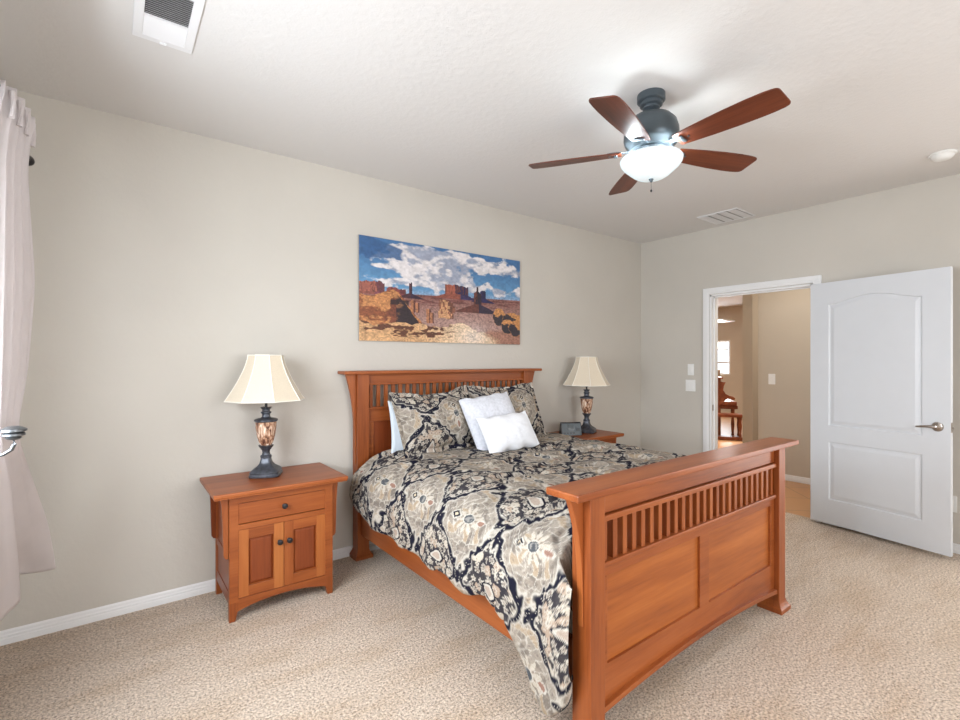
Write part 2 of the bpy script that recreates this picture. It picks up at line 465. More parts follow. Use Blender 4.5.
# open door leaf --------------------------------------------------------
dA = Vector((4.800, 1.582, 0)); dB = Vector((4.634, 0.683, 0))
dL = (dB - dA).length
dang = math.atan2(dB.y - dA.y, dB.x - dA.x)
def door_height(u, z):
    """emboss depth of the moulded panels on the leaf face"""
    def panel(u0, u1, z0, z1, arch):
        um = (u0 + u1) / 2
        top = z1 + arch * np.clip(np.cos((u - um) / (u1 - u0) * math.pi * 1.0), 0, 1) ** 1.6 if arch else z1
        d = np.minimum(np.minimum(u - u0, u1 - u), np.minimum(z - z0, top - z))
        g = -0.0095 * (sst(d, 0.0, 0.006) - 0.15 * sst(d, 0.006, 0.012)) + 0.0065 * sst(d, 0.014, 0.044)
        return np.where(d > 0, g, 0)
    return panel(0.14, 0.757, 0.85, 1.862, 0.058) + panel(0.14, 0.757, 0.232, 0.712, 0)
nu, nz = 230, 510
uu, zz = np.meshgrid(np.linspace(0, dL, nu), np.linspace(0.028, 2.048, nz), indexing='ij')
T = 0.035
# leaf local frame: x along the leaf from the hinge, y = thickness, face towards the room at -y
P = np.stack([uu, -door_height(uu, zz), zz], -1)
leaf = grid_obj('door_1', P, DOORW)
bm = bmesh.new(); bm.from_mesh(leaf.data)
bmesh.ops.recalc_face_normals(bm, faces=bm.faces)
ed = [e for e in bm.edges if e.is_boundary]
r = bmesh.ops.extrude_edge_only(bm, edges=ed)
nv = [v for v in r['geom'] if isinstance(v, bmesh.types.BMVert)]
for v in nv: v.co.y = T
bm.faces.new([v for v in sorted(nv, key=lambda v: math.atan2(v.co.z - 1.0, v.co.x - 0.45))])
bmesh.ops.recalc_face_normals(bm, faces=bm.faces)
bm.to_mesh(leaf.data); bm.free()
leaf.data.set_sharp_from_angle(angle=R(40))
leaf.location = dA
# with the leaf running mostly -Y, its left-hand side (+y local) must look at the wall
leaf.rotation_euler = (0, 0, dang)
leaf['kind'] = 'structure'
def lever(side):
    bm = MB()
    s = -1 if side < 0 else 1
    y0 = 0 if s < 0 else T
    M = Matrix.Translation((0.845, y0, 0.925)) @ Matrix.Rotation(R(90) * (1 if s < 0 else -1), 4, 'X')
    lathe(bm, [(0.0, 0.0), (0.033, 0.0), (0.034, 0.004), (0.030, 0.011), (0.018, 0.014), (0.012, 0.018), (0.012, 0.045), (0.0, 0.047)], 28, mat=M)
    yy = y0 + s * 0.045
    tube(bm, [(0.845, yy - s * 0.004, 0.925), (0.822, yy, 0.926), (0.795, yy + s * 0.002, 0.925), (0.765, yy, 0.921), (0.738, yy - s * 0.004, 0.917)], [0.011, 0.010, 0.008, 0.0075, 0.006], 12)
    return bm
dh = obj('door_handle', lever(-1), NICKEL, leaf, True); dh['label'] = 'satin nickel lever handle facing the room'
dh2 = obj('door_handle', lever(1), NICKEL, leaf, True); dh2['label'] = 'satin nickel lever handle facing the wall'
bm = MB(); box(bm, dL - 0.0005, dL + 0.002, 0.005, T - 0.005, 0.89, 0.96, 0.0008)
box(bm, dL, dL + 0.012, 0.011, T - 0.011, 0.916, 0.932, 0.003)
obj('door_latch', bm, NICKEL, leaf)['label'] = 'nickel latch plate on the door edge'
for z in (0.22, 1.03, 1.82):
    bm = MB(); lathe(bm, [(0.0, z - 0.046), (0.006, z - 0.045), (0.006, z + 0.045), (0.0, z + 0.046)], 12, cx=-0.001, cy=T + 0.004)
    obj('hinge', bm, NICKEL, leaf, True)

# windows -----------------------------------------------------------------
def window(name, axis, c, h, bars):
    y0, y1, z0, z1 = h
    bm = MB()
    def b(s0, s1, q0, q1, t0=-0.02, t1=0.02):
        if axis == 0: box(bm, c + t0, c + t1, s0, s1, q0, q1, 0.003)
        else: box(bm, s0, s1, c + t0, c + t1, q0, q1, 0.003)
    f = 0.045
    b(y0, y0 + f, z0, z1); b(y1 - f, y1, z0, z1); b(y0 + f, y1 - f, z0, z0 + f); b(y0 + f, y1 - f, z1 - f, z1)
    for k in bars[0]: s = y0 + (y1 - y0) * k; b(s - f / 2, s + f / 2, z0 + f, z1 - f)
    for k in bars[1]: q = z0 + (z1 - z0) * k; b(y0 + f, y1 - f, q - f / 2, q + f / 2)
    o = struct(name, bm, WHITE)
    bm = MB()
    if axis == 0: box(bm, c - 0.003, c + 0.003, y0 + f * 0.8, y1 - f * 0.8, z0 + f * 0.8, z1 - f * 0.8)
    else: box(bm, y0 + f * 0.8, y1 - f * 0.8, c - 0.003, c + 0.003, z0 + f * 0.8, z1 - f * 0.8)
    struct('window_glass', bm, GLASS, o)
    return o
window('window_1', 0, XL - 0.07, WL, ((0.5,), ()))
window('window_2', 0, XR + 0.07, WP, ((), ()))
window('fill_window', 1, YF - 0.07, (0.2, 3.0, 0.70, 2.20), ((0.5,), ()))  # added window, unseen, there to let the front fill in
window('window_4', 0, 12.45, FW, ((), (0.36,)))
bm = MB(); casing(bm, WP[0], WP[1], WP[3], XR); struct('trim_2', bm, WHITE)

# switch plates and outlets ------------------------------------------------
def plate(name, label, cat, x, y, z, wd, ht, rockers, sgn=-1, kind='rocker'):
    t = thing(name, label, cat, (x, y, z))
    bm = MB(); box(bm, sgn * 0.006, 0, -wd / 2, wd / 2, -ht / 2, ht / 2, 0.002); obj('wall_plate', bm, PLATE, t)
    for k in range(rockers):
        c = (k - (rockers - 1) / 2) * 0.046
        if kind == 'rocker':
            bm = MB(); box(bm, sgn * 0.010, sgn * 0.005, c - 0.0165, c + 0.0165, -0.033, 0.033, 0.0015); obj('rocker', bm, PLATE, t)
        else:
            for zz_ in (-0.02, 0.02):
                bm = MB(); box(bm, sgn * 0.0085, sgn * 0.005, c - 0.016, c + 0.016, zz_ - 0.014, zz_ + 0.014, 0.003); obj('socket', bm, PLATE, t)
    return t
plate('thermostat', 'small white upright plate above the wider switch left of the doorway', 'switch', XR, 2.700, 1.296, 0.068, 0.118, 1)
plate('light_switch', 'wider white double switch plate below another, left of the doorway', 'switch', XR, 2.703, 1.128, 0.108, 0.122, 2)
plate('light_switch', 'white switch seen through the doorway on the hall wall', 'switch', 6.235, 2.455, 1.17, 0.075, 0.125, 1)
plate('power_outlet', 'white outlet plate low on the wall past the open door edge', 'outlet', XR, 0.718, 0.352, 0.072, 0.118, 1, kind='socket')
# the wall device is a plain plate
for o in bpy.data.objects:
    if o.name == 'thermostat': o.name = 'wall_switch'

# ceiling vents, smoke detector ---------------------------------------------
def vent_big():
    t = thing('ceiling_vent', 'square white louvred air vent on the ceiling near the curtain', 'vent', (0.172, 2.245, H))
    hx, hy = 0.105, 0.197
    bm = MB()
    f = 0.032
    box(bm, -hx, hx, -hy, -hy + f, -0.008, 0, 0.002); box(bm, -hx, hx, hy - f, hy, -0.008, 0, 0.002)
    box(bm, -hx, -hx + f, -hy + f, hy - f, -0.008, 0, 0.002); box(bm, hx - f, hx, -hy + f, hy - f, -0.008, 0, 0.002)
    box(bm, -hx + f, hx - f, 0.020, 0.026, -0.008, 0)
    obj('frame', bm, VENTM, t)
    bm = MB(); box(bm, -hx + f, hx - f, -hy + f, hy - f, -0.0012, -0.0002); obj('duct_shade_sheet', bm, DARKGAP, t)['label'] = 'dark sheet standing in for duct shade behind the slats'
    y = -hy + f + 0.007
    while y < hy - f - 0.003:
        if not (0.012 < y < 0.032):
            s = 1 if y < 0.02 else -1
            bm = MB()
            wv = 0.0052 if s > 0 else 0.0064
            prism(bm, [(y - s * wv, -0.0085), (y - s * wv + 0.001, -0.0085), (y + s * wv + 0.001, -0.0015), (y + s * wv, -0.0015)], 0, -hx + f, hx - f)
            obj('slat', bm, VENTM, t)
        y += 0.0125
    bm = MB(); box(bm, -0.012, 0.012, hy - f * 0.5, hy - f * 0.5 + 0.004, -0.016, -0.008, 0.001); obj('damper_lever', bm, VENTM, t)
vent_big()
def vent_small():
    t = thing('ceiling_vent', 'low white ceiling vent with four louvre sections near the door wall', 'vent', (4.56, 2.19, H))
    hx, hy, f = 0.185, 0.185, 0.014
    bm = MB()
    box(bm, -hx, hx, -hy, -hy + f, -0.007, 0, 0.002); box(bm, -hx, hx, hy - f, hy, -0.007, 0, 0.002)
    box(bm, -hx, -hx + f, -hy + f, hy - f, -0.007, 0, 0.002); box(bm, hx - f, hx, -hy + f, hy - f, -0.007, 0, 0.002)
    obj('frame', bm, VENTM, t)
    bm = MB(); box(bm, -hx + f, hx - f, -hy + f, hy - f, -0.0012, -0.0002); obj('duct_shade_sheet', bm, GREYD, t)
    for k in range(4):
        y0 = -hy + f + k * (2 * hy - 2 * f) / 4; y1 = y0 + (2 * hy - 2 * f) / 4
        bm = MB(); prism(bm, [(y0 + 0.002, -0.0105), (y0 + 0.005, -0.012), (y1 - 0.001, -0.004), (y1 - 0.001, -0.0020)], 0, -hx + f, hx - f)
        obj('louvre', bm, VENTM, t)
vent_small()
t = thing('smoke_detector', 'round white smoke detector on the ceiling at the right', 'smoke detector', (4.30, 0.672, H))
bm = MB(); lathe(bm, [(0.0, -0.012), (0.068, -0.012), (0.072, -0.008), (0.072, 0.0), (0, 0)], 40); obj('base', bm, PLATE, t, True)
bm = MB(); lathe(bm, [(0.0, -0.040), (0.030, -0.040), (0.044, -0.036), (0.054, -0.026), (0.060, -0.012), (0, -0.012)], 40); obj('cover', bm, PLATE, t, True)

# ================================================================== CEILING FAN
FX, FY = 2.172, 1.418
fan = thing('ceiling_fan', 'ceiling fan with five dark walnut blades, pewter motor and lit glass bowl', 'ceiling fan', (FX, FY, H))
bm = MB(); lathe(bm, [(0.0, 0.0), (0.067, 0.0), (0.068, -0.004), (0.068, -0.034), (0.060, -0.040), (0.055, -0.040), (0.055, -0.056), (0.048, -0.061), (0.041, -0.061), (0.041, -0.073), (0.030, -0.080), (0.020, -0.088), (0.0, -0.088)], 40)
obj('canopy', bm, PEWTER, fan, True, 30)
bm = MB(); lathe(bm, [(0.0, -0.08), (0.013, -0.08), (0.013, -0.135), (0, -0.135)], 20); obj('downrod', bm, PEWTER, fan, True)
bm = MB(); lathe(bm, [(0.0, -0.112), (0.022, -0.112), (0.030, -0.124), (0.060, -0.130), (0.095, -0.146), (0.118, -0.172), (0.128, -0.205), (0.130, -0.245), (0.126, -0.262), (0.118, -0.275), (0.108, -0.282), (0.100, -0.300), (0.0, -0.300)], 56)
obj('motor_housing', bm, PEWTER, fan, True, 45)
bm = MB(); lathe(bm, [(0.0, -0.296), (0.078, -0.296), (0.082, -0.306), (0.078, -0.318), (0.090, -0.326), (0.100, -0.334), (0.0, -0.336)], 40)
obj('light_fitter', bm, PEWTER, fan, True)
bm = MB(); lathe(bm, [(0.0, -0.442), (0.036, -0.441), (0.064, -0.434), (0.086, -0.421), (0.108, -0.402), (0.130, -0.382), (0.143, -0.364), (0.147, -0.348), (0.140, -0.338), (0.135, -0.340), (0.128, -0.360), (0.100, -0.392), (0.060, -0.420), (0.0, -0.432)], 56)
obj('light_bowl', bm, BOWL, fan, True, 0)['label'] = 'glowing frosted white glass bowl'
for k in range(3):
    d = bpy.data.lights.new('fan_bulb', 'POINT'); d.energy = 4.6; d.shadow_soft_size = 0.022; d.color = (0.86, 0.96, 1.0)
    o = bpy.data.objects.new('fan_bulb', d); col.objects.link(o); o.parent = fan
    a = R(20 + 120 * k); o.location = (0.110 * math.cos(a), 0.110 * math.sin(a), -0.345)
bm = MB(); lathe(bm, [(0.0, -0.459), (0.006, -0.456), (0.008, -0.450), (0.011, -0.445), (0.012, -0.440), (0.0, -0.438)], 20); obj('finial', bm, PEWTER, fan, True)
bm = MB(); tube(bm, [(0.0, 0.0, -0.452), (0.001, 0, -0.495)], 0.0008, 6)
lathe(bm, [(0.0, -0.506), (0.004, -0.503), (0.005, -0.498), (0.003, -0.493), (0.0, -0.491)], 12)
obj('pull_chain', bm, BRONZE, fan, True)
def blade_outline():
    pts = []
    xs = [0.145, 0.20, 0.30, 0.40, 0.50, 0.56, 0.600]
    hw = [0.044, 0.052, 0.062, 0.069, 0.072, 0.071, 0.067]
    def arc_tip():
        out = []
        for k in range(0, 7):
            a = math.pi / 2 * (1 - k / 6.0)
            out.append((0.602 + 0.022 * math.cos(a), 0.044 + 0.021 * math.sin(a)))
        return out
    top = list(zip(xs, hw)) + arc_tip()
    return top + [(x, -y) for x, y in reversed(top)]
bl = blade_outline()
for k in range(5):
    a = R(-20.4 + 72 * k)
    b = MB(); prism(b, bl, 2, -0.003, 0.003, 0.001)
    o = obj('blade', b, BLADE, fan)
    o.rotation_euler = (R(-12), 0, a); o.location = (0, 0, -0.305)
    b = MB()
    # blade iron: arm from the hub, flaring into a plate under the blade root
    prism(b, [(0.085, 0.018), (0.13, 0.014), (0.155, 0.030), (0.190, 0.040), (0.215, 0.030), (0.222, 0.0), (0.215, -0.030), (0.190, -0.040), (0.155, -0.030), (0.13, -0.014), (0.085, -0.018)], 2, 0.004, 0.009, 0.001)
    ir = obj('blade_iron', b, PEWTER, fan)
    ir.rotation_euler = (R(-12), 0, a); ir.location = (0, 0, -0.305)
    b = MB()
    box(b, 0.165, 0.185, -0.026, 0.026, -0.011, -0.003, 0.004, 3)
    for (sx, sy) in ((0.205, 0.0),):
        lathe(b, [(0.0, -0.007), (0.005, -0.006), (0.005, -0.002), (0, -0.002)], 12, cx=sx, cy=sy)
    mn = obj('blade_bracket', b, PEWTER, fan, True)
    mn.rotation_euler = (R(-12), 0, a); mn.location = (0, 0, -0.305)

for o in bpy.data.objects:
    if o.parent == fan and o.type == 'MESH' and not o.name.startswith(('canopy', 'downrod')):
        if o.name.startswith('blade'): o.location.z += 0.022
        else: o.data.transform(Matrix.Translation((0, 0, 0.030)) @ Matrix.Scale(1.035, 4))
    elif o.parent == fan and o.type == 'LIGHT': o.location.z += 0.018

# ================================================================== PICTURE
def paint_print(u, v):
    """generic red desert landscape under a cloudy sky; u right, v down, both 0..1"""
    n1 = fbm(u * 9, v * 9, 5); n2 = fbm(u * 22 + 3, v * 22, 4); n3 = fbm(u * 60, v * 40, 3)
    hz = 0.535 - 0.06 * u
    c = np.zeros(u.shape + (3,)) + np.array((0.09, 0.22, 0.42))
    c = mixc(c, (0.17, 0.36, 0.56), sst(v, 0.05, 0.5))
    # cloud bank
    cl = np.exp(-((u - 0.40) / 0.24) ** 2 - ((v - 0.24) / 0.17) ** 2) * 1.25 + np.exp(-((u - 0.62) / 0.16) ** 2 - ((v - 0.38) / 0.10) ** 2) * 0.8
    cl = cl + np.exp(-((v - 0.02 - 0.14 * u) / 0.075) ** 2) * sst(u, 0.1, 0.3) * 0.9
    cl = cl + np.exp(-((u - 0.845) / 0.05) ** 2 - ((v - 0.40) / 0.055) ** 2) * 1.2 + np.exp(-((u - 1.0) / 0.055) ** 2 - ((v - 0.41) / 0.06) ** 2) * 1.2
    cl = cl + np.exp(-((v - 0.27) / 0.022) ** 2) * np.exp(-((u - 0.15) / 0.14) ** 2) * 0.8 + np.exp(-((v - 0.40) / 0.03) ** 2) * np.exp(-((u - 0.3) / 0.2) ** 2) * 0.6
    m = sst(cl + (n1 - 0.5) * 1.7 + (n2 - 0.5) * 0.7, 0.42, 0.68)
    shade = sst(n2 + (n1 - 0.5), 0.35, 0.65)
    cc = mixc(np.zeros(u.shape + (3,)) + np.array((0.40, 0.43, 0.52)), (0.80, 0.76, 0.76), shade)
    c = c * (1 - m[..., None]) + cc * m[..., None]
    c = mixc(c, (0.055, 0.15, 0.32), sst(0.235 - u + 0.06 * (n2 - 0.5), 0, 0.02) * sst(0.20 - v + 0.10 * (n2 - 0.5), 0, 0.02) * sst(v - 0.5 * (u - 0.08), 0, 0.02) * 0.9)
    c = mixc(c, (0.42, 0.48, 0.60), sst(v, hz - 0.07, hz) * 0.5)
    # plain
    pl = sst(v, hz - 0.004, hz + 0.004)
    g = mixc(np.zeros(u.shape + (3,)) + np.array((0.32, 0.16, 0.14)), (0.46, 0.30, 0.26), sst(v, hz, 0.80))
    g = mixc(g, (0.20, 0.07, 0.06), sst(fbm(u * 14, v * 60, 3), 0.52, 0.62) * (v < hz + 0.11) * 0.8)
    c = c * (1 - pl[..., None]) + g * pl[..., None]
    def block(x0, x1, top, base, skirt, lit, dk, split, ns=0.02):
        """a mesa: vertical sided block on a spreading skirt"""
        nonlocal c
        tt = top + (fbm(u * 90, u * 0 + top * 9, 3) - 0.5) * ns * 1.6 + 0.012 * (((u - (x0 + x1) / 2) / ((x1 - x0) / 2)) ** 4)
        split = split + 0.5 * (fbm(u * 40, v * 14, 2) - 0.5)
        body = (u > x0) & (u < x1) & (v > tt) & (v < base)
        c = mixc(c, lit, body & (u < x0 + (x1 - x0) * split)); c = mixc(c, dk, body & (u >= x0 + (x1 - x0) * split))
        c = mixc(c, tuple(0.45 * np.array(lit)), body & (np.abs(fbm(u * 120, v * 10, 2) - 0.5) < 0.05))
        mid = (x0 + x1) / 2; hw = (x1 - x0) / 2
        sk = (v >= base - 0.004) & (v < base + skirt) & (np.abs(u - mid) < hw + (v - base) * (1.4) + 0.02 * (n2 - 0.5))
        c = mixc(c, tuple(0.75 * np.array(lit)), sk & (u < mid + hw * 0.3)); c = mixc(c, tuple(1.3 * np.array(dk)), sk & (u >= mid + hw * 0.3))
    block(-0.02, 0.13, 0.425, 0.53, 0.02, (0.42, 0.16, 0.12), (0.20, 0.07, 0.09), 0.75, 0.03)
    block(0.14, 0.245, 0.47, 0.53, 0.02, (0.33, 0.10, 0.09), (0.2, 0.06, 0.07), 0.6)
    block(0.262, 0.280, 0.40, 0.51, 0.05, (0.14, 0.05, 0.07), (0.05, 0.02, 0.05), 0.5, 0.03)
    block(0.475, 0.625, 0.375, 0.475, 0.05, (0.44, 0.15, 0.10), (0.045, 0.03, 0.10), 0.50, 0.02)
    block(0.705, 0.745, 0.405, 0.49, 0.05, (0.05, 0.035, 0.15), (0.02, 0.018, 0.09), 0.4)
    block(0.662, 0.715, 0.425, 0.565, 0.095, (0.24, 0.08, 0.06), (0.035, 0.02, 0.05), 0.35, 0.03)
    block(0.680, 0.694, 0.375, 0.45, 0.0, (0.10, 0.04, 0.05), (0.035, 0.02, 0.05), 0.4)
    # buff rocks, middle distance
    r2 = (u > 0.435 + 0.05 * (n2 - 0.5)) & (u < 0.535 + 0.05 * (n3 - 0.5)) & (v > 0.545 + 14.0 * (u - 0.478) ** 2 + 0.10 * (n3 - 0.5)) & (v < 0.745 + 0.04 * (n2 - 0.5))
    c = mixc(c, (0.62, 0.36, 0.20), r2); c = mixc(c, (0.22, 0.09, 0.06), r2 & (u > 0.50 + 0.09 * (n3 - 0.5))); c = mixc(c, (0.30, 0.13, 0.08), r2 & (fbm(u * 90, v * 22, 2) > 0.58))
    for (sx, sw, st, sb) in ((0.285, 0.014, 0.58, 0.70), (0.31, 0.011, 0.60, 0.70), (0.375, 0.014, 0.655, 0.80), (0.395, 0.011, 0.69, 0.80)):
        s = (np.abs(u - sx) < sw * (0.7 + 0.6 * n3)) & (v > st) & (v < sb)
        c = mixc(c, (0.50, 0.24, 0.13), s); c = mixc(c, (0.16, 0.06, 0.05), s & (u > sx + sw * 0.2))
    # big butte at left
    e = 0.520 + 0.045 * np.sin(u * 21 + 0.6) + 0.30 * sst(u, 0.14, 0.42) + 0.05 * (n2 - 0.5)
    big = (v > e) & (u < 0.41)
    oc = mixc(np.zeros(u.shape + (3,)) + np.array((0.60, 0.30, 0.13)), (0.30, 0.11, 0.05), sst(n2 + n3 * 0.4, 0.62, 0.8))
    c = np.where(big[..., None], oc, c)
    dk = big & (u > 0.085 + 0.25 * (n1 - 0.5)) & (v > e + 0.035 + 0.35 * sst(0.20 - u, 0, 0.12)) & (v < 0.845)
    c = mixc(c, (0.045, 0.025, 0.035), dk * sst(u + 0.08 * (n2 - 0.5), 0.17, 0.215)); c = mixc(c, (0.24, 0.085, 0.05), (dk & (u <= 0.19)) * sst(n2, 0.42, 0.55) * 0.9)
    c = mixc(c, (0.05, 0.025, 0.03), ((u > 0.16) & (u < 0.26) & (v > 0.585) & (v < 0.635) & (n2 > 0.4)) * 0.9)
    # foreground slabs
    fe = 0.835 + 0.05 * (fbm(u * 12, u * 0, 3) - 0.5) * 2 - 0.03 * (u > 0.5) * (u < 0.68)
    fg = (v > fe + 0.5 * np.clip(u - 0.62 + 0.10 * (n2 - 0.5), 0, 1)) & (u < 0.85)
    fc = mixc(np.zeros(u.shape + (3,)) + np.array((0.66, 0.42, 0.23)), (0.80, 0.62, 0.44), sst(u, 0.25, 0.6) * 0.9)
    fc = mixc(fc, (0.16, 0.06, 0.03), sst(fbm(u * 26, v * 34, 3), 0.55, 0.64) * (1 - sst(u, 0.45, 0.6)) * (v < 0.95))
    c = np.where(fg[..., None], fc, c)
    c = mixc(c, (0.74, 0.66, 0.62), np.exp(-((u - 0.66) / 0.09) ** 2 - ((v - 0.93) / 0.10) ** 2) * 0.6)  # pale reflected sheen painted into the print colours
    # boulders at right
    fr = sst(u + 0.12 * (n2 - 0.5), 0.74, 0.80) * sst(v + 0.08 * (n1 - 0.5), 0.82, 0.88)
    c = mixc(c, (0.40, 0.19, 0.12), fr * 0.7)
    for (bx, by, bw, bh) in ((0.845, 0.69, 0.050, 0.10), (0.93, 0.70, 0.065, 0.075), (0.985, 0.74, 0.04, 0.09), (0.905, 0.80, 0.05, 0.09), (0.965, 0.81, 0.05, 0.10)):
        q = ((u - bx) / bw) ** 2 + ((v - by) / bh) ** 2 + (n2 - 0.5) * 0.9
        c = mixc(c, (0.62, 0.32, 0.13), q < 1); c = mixc(c, (0.05, 0.035, 0.05), sst(1.0 - q, 0, 0.1) * sst(v - by + bh * 0.35 + 0.16 * (n2 - 0.5) + 0.5 * (bx - bw * 0.2 - u), 0, 0.02))
    n4 = fbm(u * 130, v * 90, 2); land = sst(v, hz - 0.08, hz)
    c = c * (0.60 + 0.30 * n3[..., None] + (n4[..., None] - 0.5) * 0.65 * land[..., None])
    c = 0.34 * (c / 0.34) ** 1.22
    return np.clip(c, 0, 1)
pw, ph = 1.558, 0.766
art = thing('wall_picture', 'wide unframed canvas print of red desert rocks above the headboard', 'picture', (2.1915, YB, 1.919))
bm = MB(); box(bm, -pw / 2, pw / 2, -0.018, -0.003, -ph / 2, ph / 2, 0.002); obj('canvas_frame', bm, EDGE, art)
gu, gv = np.meshgrid(np.linspace(0, 1, 560), np.linspace(0, 1, 280), indexing='ij')
P = np.stack([(gu - 0.5) * (pw - 0.004), gu * 0 - 0.0185, (0.5 - gv) * (ph - 0.004)], -1)
pr = grid_obj('printed_canvas', P, PRINT, art, dye=paint_print(gu, gv)); pr['label'] = 'printed landscape of buttes, plain and cloudy blue sky'

# ================================================================== BED
bed = thing('bed', 'cherry wood slatted mission bed with tall headboard and lower footboard', 'bed', (2.13, 2.2, 0))
def board(name, yb, yf, cap_z, cap_t, cap_ov, zl, sgn, arch, Xi=0.73, Xo=0.82):
    """head or foot board; local x about the bed centre, y0<y1 world offsets are local to the bed empty
       sgn: direction of the show face along y"""
    Yc = (yb + yf) / 2 - 2.2; hy = abs(yf - yb) / 2
    fy = Yc - hy  # face towards the room (-Y)
    head = name == 'headboard'
    # panel frame: rails, stiles
    (zr1, zr0, zledge_t0, zs0, zl0, zp1, zp0, zb0) = zl
    bm = MB()
    ry0, ry1 = Yc - 0.016, Yc + 0.016
    box(bm, -Xi - 0.005, Xi + 0.005, ry0, ry1, zr0, zr1, 0.002)                     # top rail
    box(bm, -Xi - 0.005, Xi + 0.005, ry0 , ry1, zp1, zl0 + 0.004, 0.002)              # rail over panels
    for s in (-1, 1): box(bm, s * Xi - (0.005 if s < 0 else 0.045), s * Xi + (0.045 if s < 0 else 0.005), ry0, ry1, zp0, zp1, 0.001)
    ncent = [-0.0] if not head else [-0.36, 0.0, 0.36]
    for cxx in ncent: box(bm, cxx - 0.040, cxx + 0.040, ry0, ry1, zp0 - 0.002, zp1 + 0.002, 0.001)
    # bottom rail with an arched lower edge
    pts = [(-Xi - 0.005, zp0), (Xi + 0.005, zp0)]
    n = 28
    for k in range(n + 1):
        x = Xi + 0.005 - (2 * Xi + 0.01) * k / n
        q = x / Xi
        pts.append((x, zb0 + arch * (1 - min(1, abs(q)) ** 2)))
    prism(bm, pts, 1, ry0, ry1)
    root = obj(name, bm, WX, bed)
    # recessed field panels
    xs = [-Xi + 0.04] + sum([[c_ - 0.035, c_ + 0.035] for c_ in ncent], []) + [Xi - 0.04]
    for a, b_ in zip(xs[::2], xs[1::2]):
        bm = MB(); box(bm, a, b_, Yc - 0.005, Yc + 0.006, zp0 - 0.01, zp1 + 0.01)
        obj('field_panel', bm, WH if head else WPX, root)
    # posts with flared feet
    for s in (-1, 1):
        bm = MB()
        x0, x1 = (s * Xi, s * Xo) if s > 0 else (s * Xo, s * Xi)
        box(bm, x0, x1, Yc - hy, Yc + hy, 0.045, cap_z - cap_t, 0.003)
        xc = (x0 + x1) / 2; hx = (x1 - x0) / 2
        o_ = 0.020
        prof = [(0.0, 0.0), (o_, 0.0), (o_, 0.022), (o_ * 0.55, 0.032), (o_ * 0.2, 0.046), (0.0, 0.060)]
        rings = []
        for e_, z in prof[1:]:
            rings.append([bm.verts.new((xc + i * (hx + e_), Yc + j * (hy + e_), z)) for i, j in ((-1, -1), (1, -1), (1, 1), (-1, 1))])
        for A_, B_ in zip(rings, rings[1:]):
            for i in range(4): bm.faces.new((A_[i], A_[(i + 1) % 4], B_[(i + 1) % 4], B_[i]))
        bm.faces.new(rings[0][::-1]); bm.faces.new(rings[-1])
        obj('post', bm, WZ, root)
        # curved corbel on the outer side
        bm = MB()
        zt = cap_z - cap_t
        out = []
        L_ = 0.62 if head else 0.46
        for k in range(15):
            q = k / 14.0
            out.append((s * (Xo + 0.006 + 0.066 * (1 - q) ** 3.2 ), zt - L_ * q))
        pts = [(s * Xo, zt)] + out + [(s * Xo, zt - L_)]
        prism(bm, pts, 1, Yc - 0.0125, Yc + 0.0125, 0.002)
        obj('corbel', bm, WZ, root)
    # cap
    bm = MB()
    box(bm, -Xo - cap_ov, Xo + cap_ov, Yc - hy - 0.032, Yc + hy + 0.032, cap_z - cap_t, cap_z, 0.005, 2)
    box(bm, -Xi, Xi, Yc - 0.026, Yc + 0.026, cap_z - cap_t - 0.012, cap_z - cap_t, 0.003)
    obj('cap_rail', bm, WX, root)
    # ledge mouldings around the slats
    for (z0, z1) in ((zs0, zledge_t0), (zl0 - 0.012, zl0 + 0.008)):
        bm = MB(); box(bm, -Xi + 0.001, Xi - 0.001, Yc - 0.030, Yc + 0.024, z0, z1, 0.004); obj('ledge_moulding', bm, WX, root)
    if not head:
        bm = MB()
        A_ = []; 
        for k in range(n + 1):
            x = -Xi + 0.001 + (2 * Xi - 0.002) * k / n
            A_.append((x, zb0 + arch * (1 - min(1, abs(x / Xi)) ** 2)))
        pts = [(x, z + 0.018) for x, z in A_] + [(x, z - 0.004) for x, z in reversed(A_)]
        prism(bm, pts, 1, Yc - 0.034, Yc + 0.010, 0.002)
        obj('ledge_moulding', bm, WX, root)
    # slats
    ns = 25
    for k in range(ns):
        x = -Xi + (2 * Xi) * (k + 0.5) / ns
        bm = MB(); box(bm, x - 0.0125, x + 0.0125, Yc - (0.011 if head else 0.018), Yc + (0.011 if head else 0.018), zl0, zs0 + 0.004, 0.002)
        obj('slat', bm, WZ, root)
    return root
#                      top-rail hi, lo, ledge hi, ledge lo(slat top), slat bottom, panel hi, panel lo, bottom
fbrd = board('footboard', 1.174, 1.090, 0.952, 0.026, 0.100, (0.926, 0.842, 0.838, 0.816, 0.662, 0.612, 0.292, 0.138), -1, 0.040, 0.735, 0.815)
fbrd.location.x = -0.005
fbrd['label'] = 'low footboard with slats above two panels and an arched bottom rail'
hbrd = board('headboard', 3.205, 3.120, 1.322, 0.022, 0.102, (1.300, 1.232, 1.236, 1.222, 1.060, 0.965, 0.36, 0.24), -1, 0.0, 0.725, 0.81)
hbrd.location.x = 0.012
hbrd['label'] = 'tall headboard with a row of slats over dark panels'
for s in (-1, 1):
    bm = MB(); x0, x1 = sorted((s * 0.745, s * 0.772))
    box(bm, x0, x1, 1.165 - 2.2, 3.13 - 2.2, 0.198, 0.362, 0.003); obj('side_rail', bm, WY, bed)
# platform slats carrying the mattress
bm = MB()
for k in range(9):
    y = 1.30 + k * 0.215
    box(bm, -0.746, 0.746, y - 2.2, y + 0.07 - 2.2, 0.262, 0.282, 0.002)
obj('support_slat_deck', bm, WX, bed)
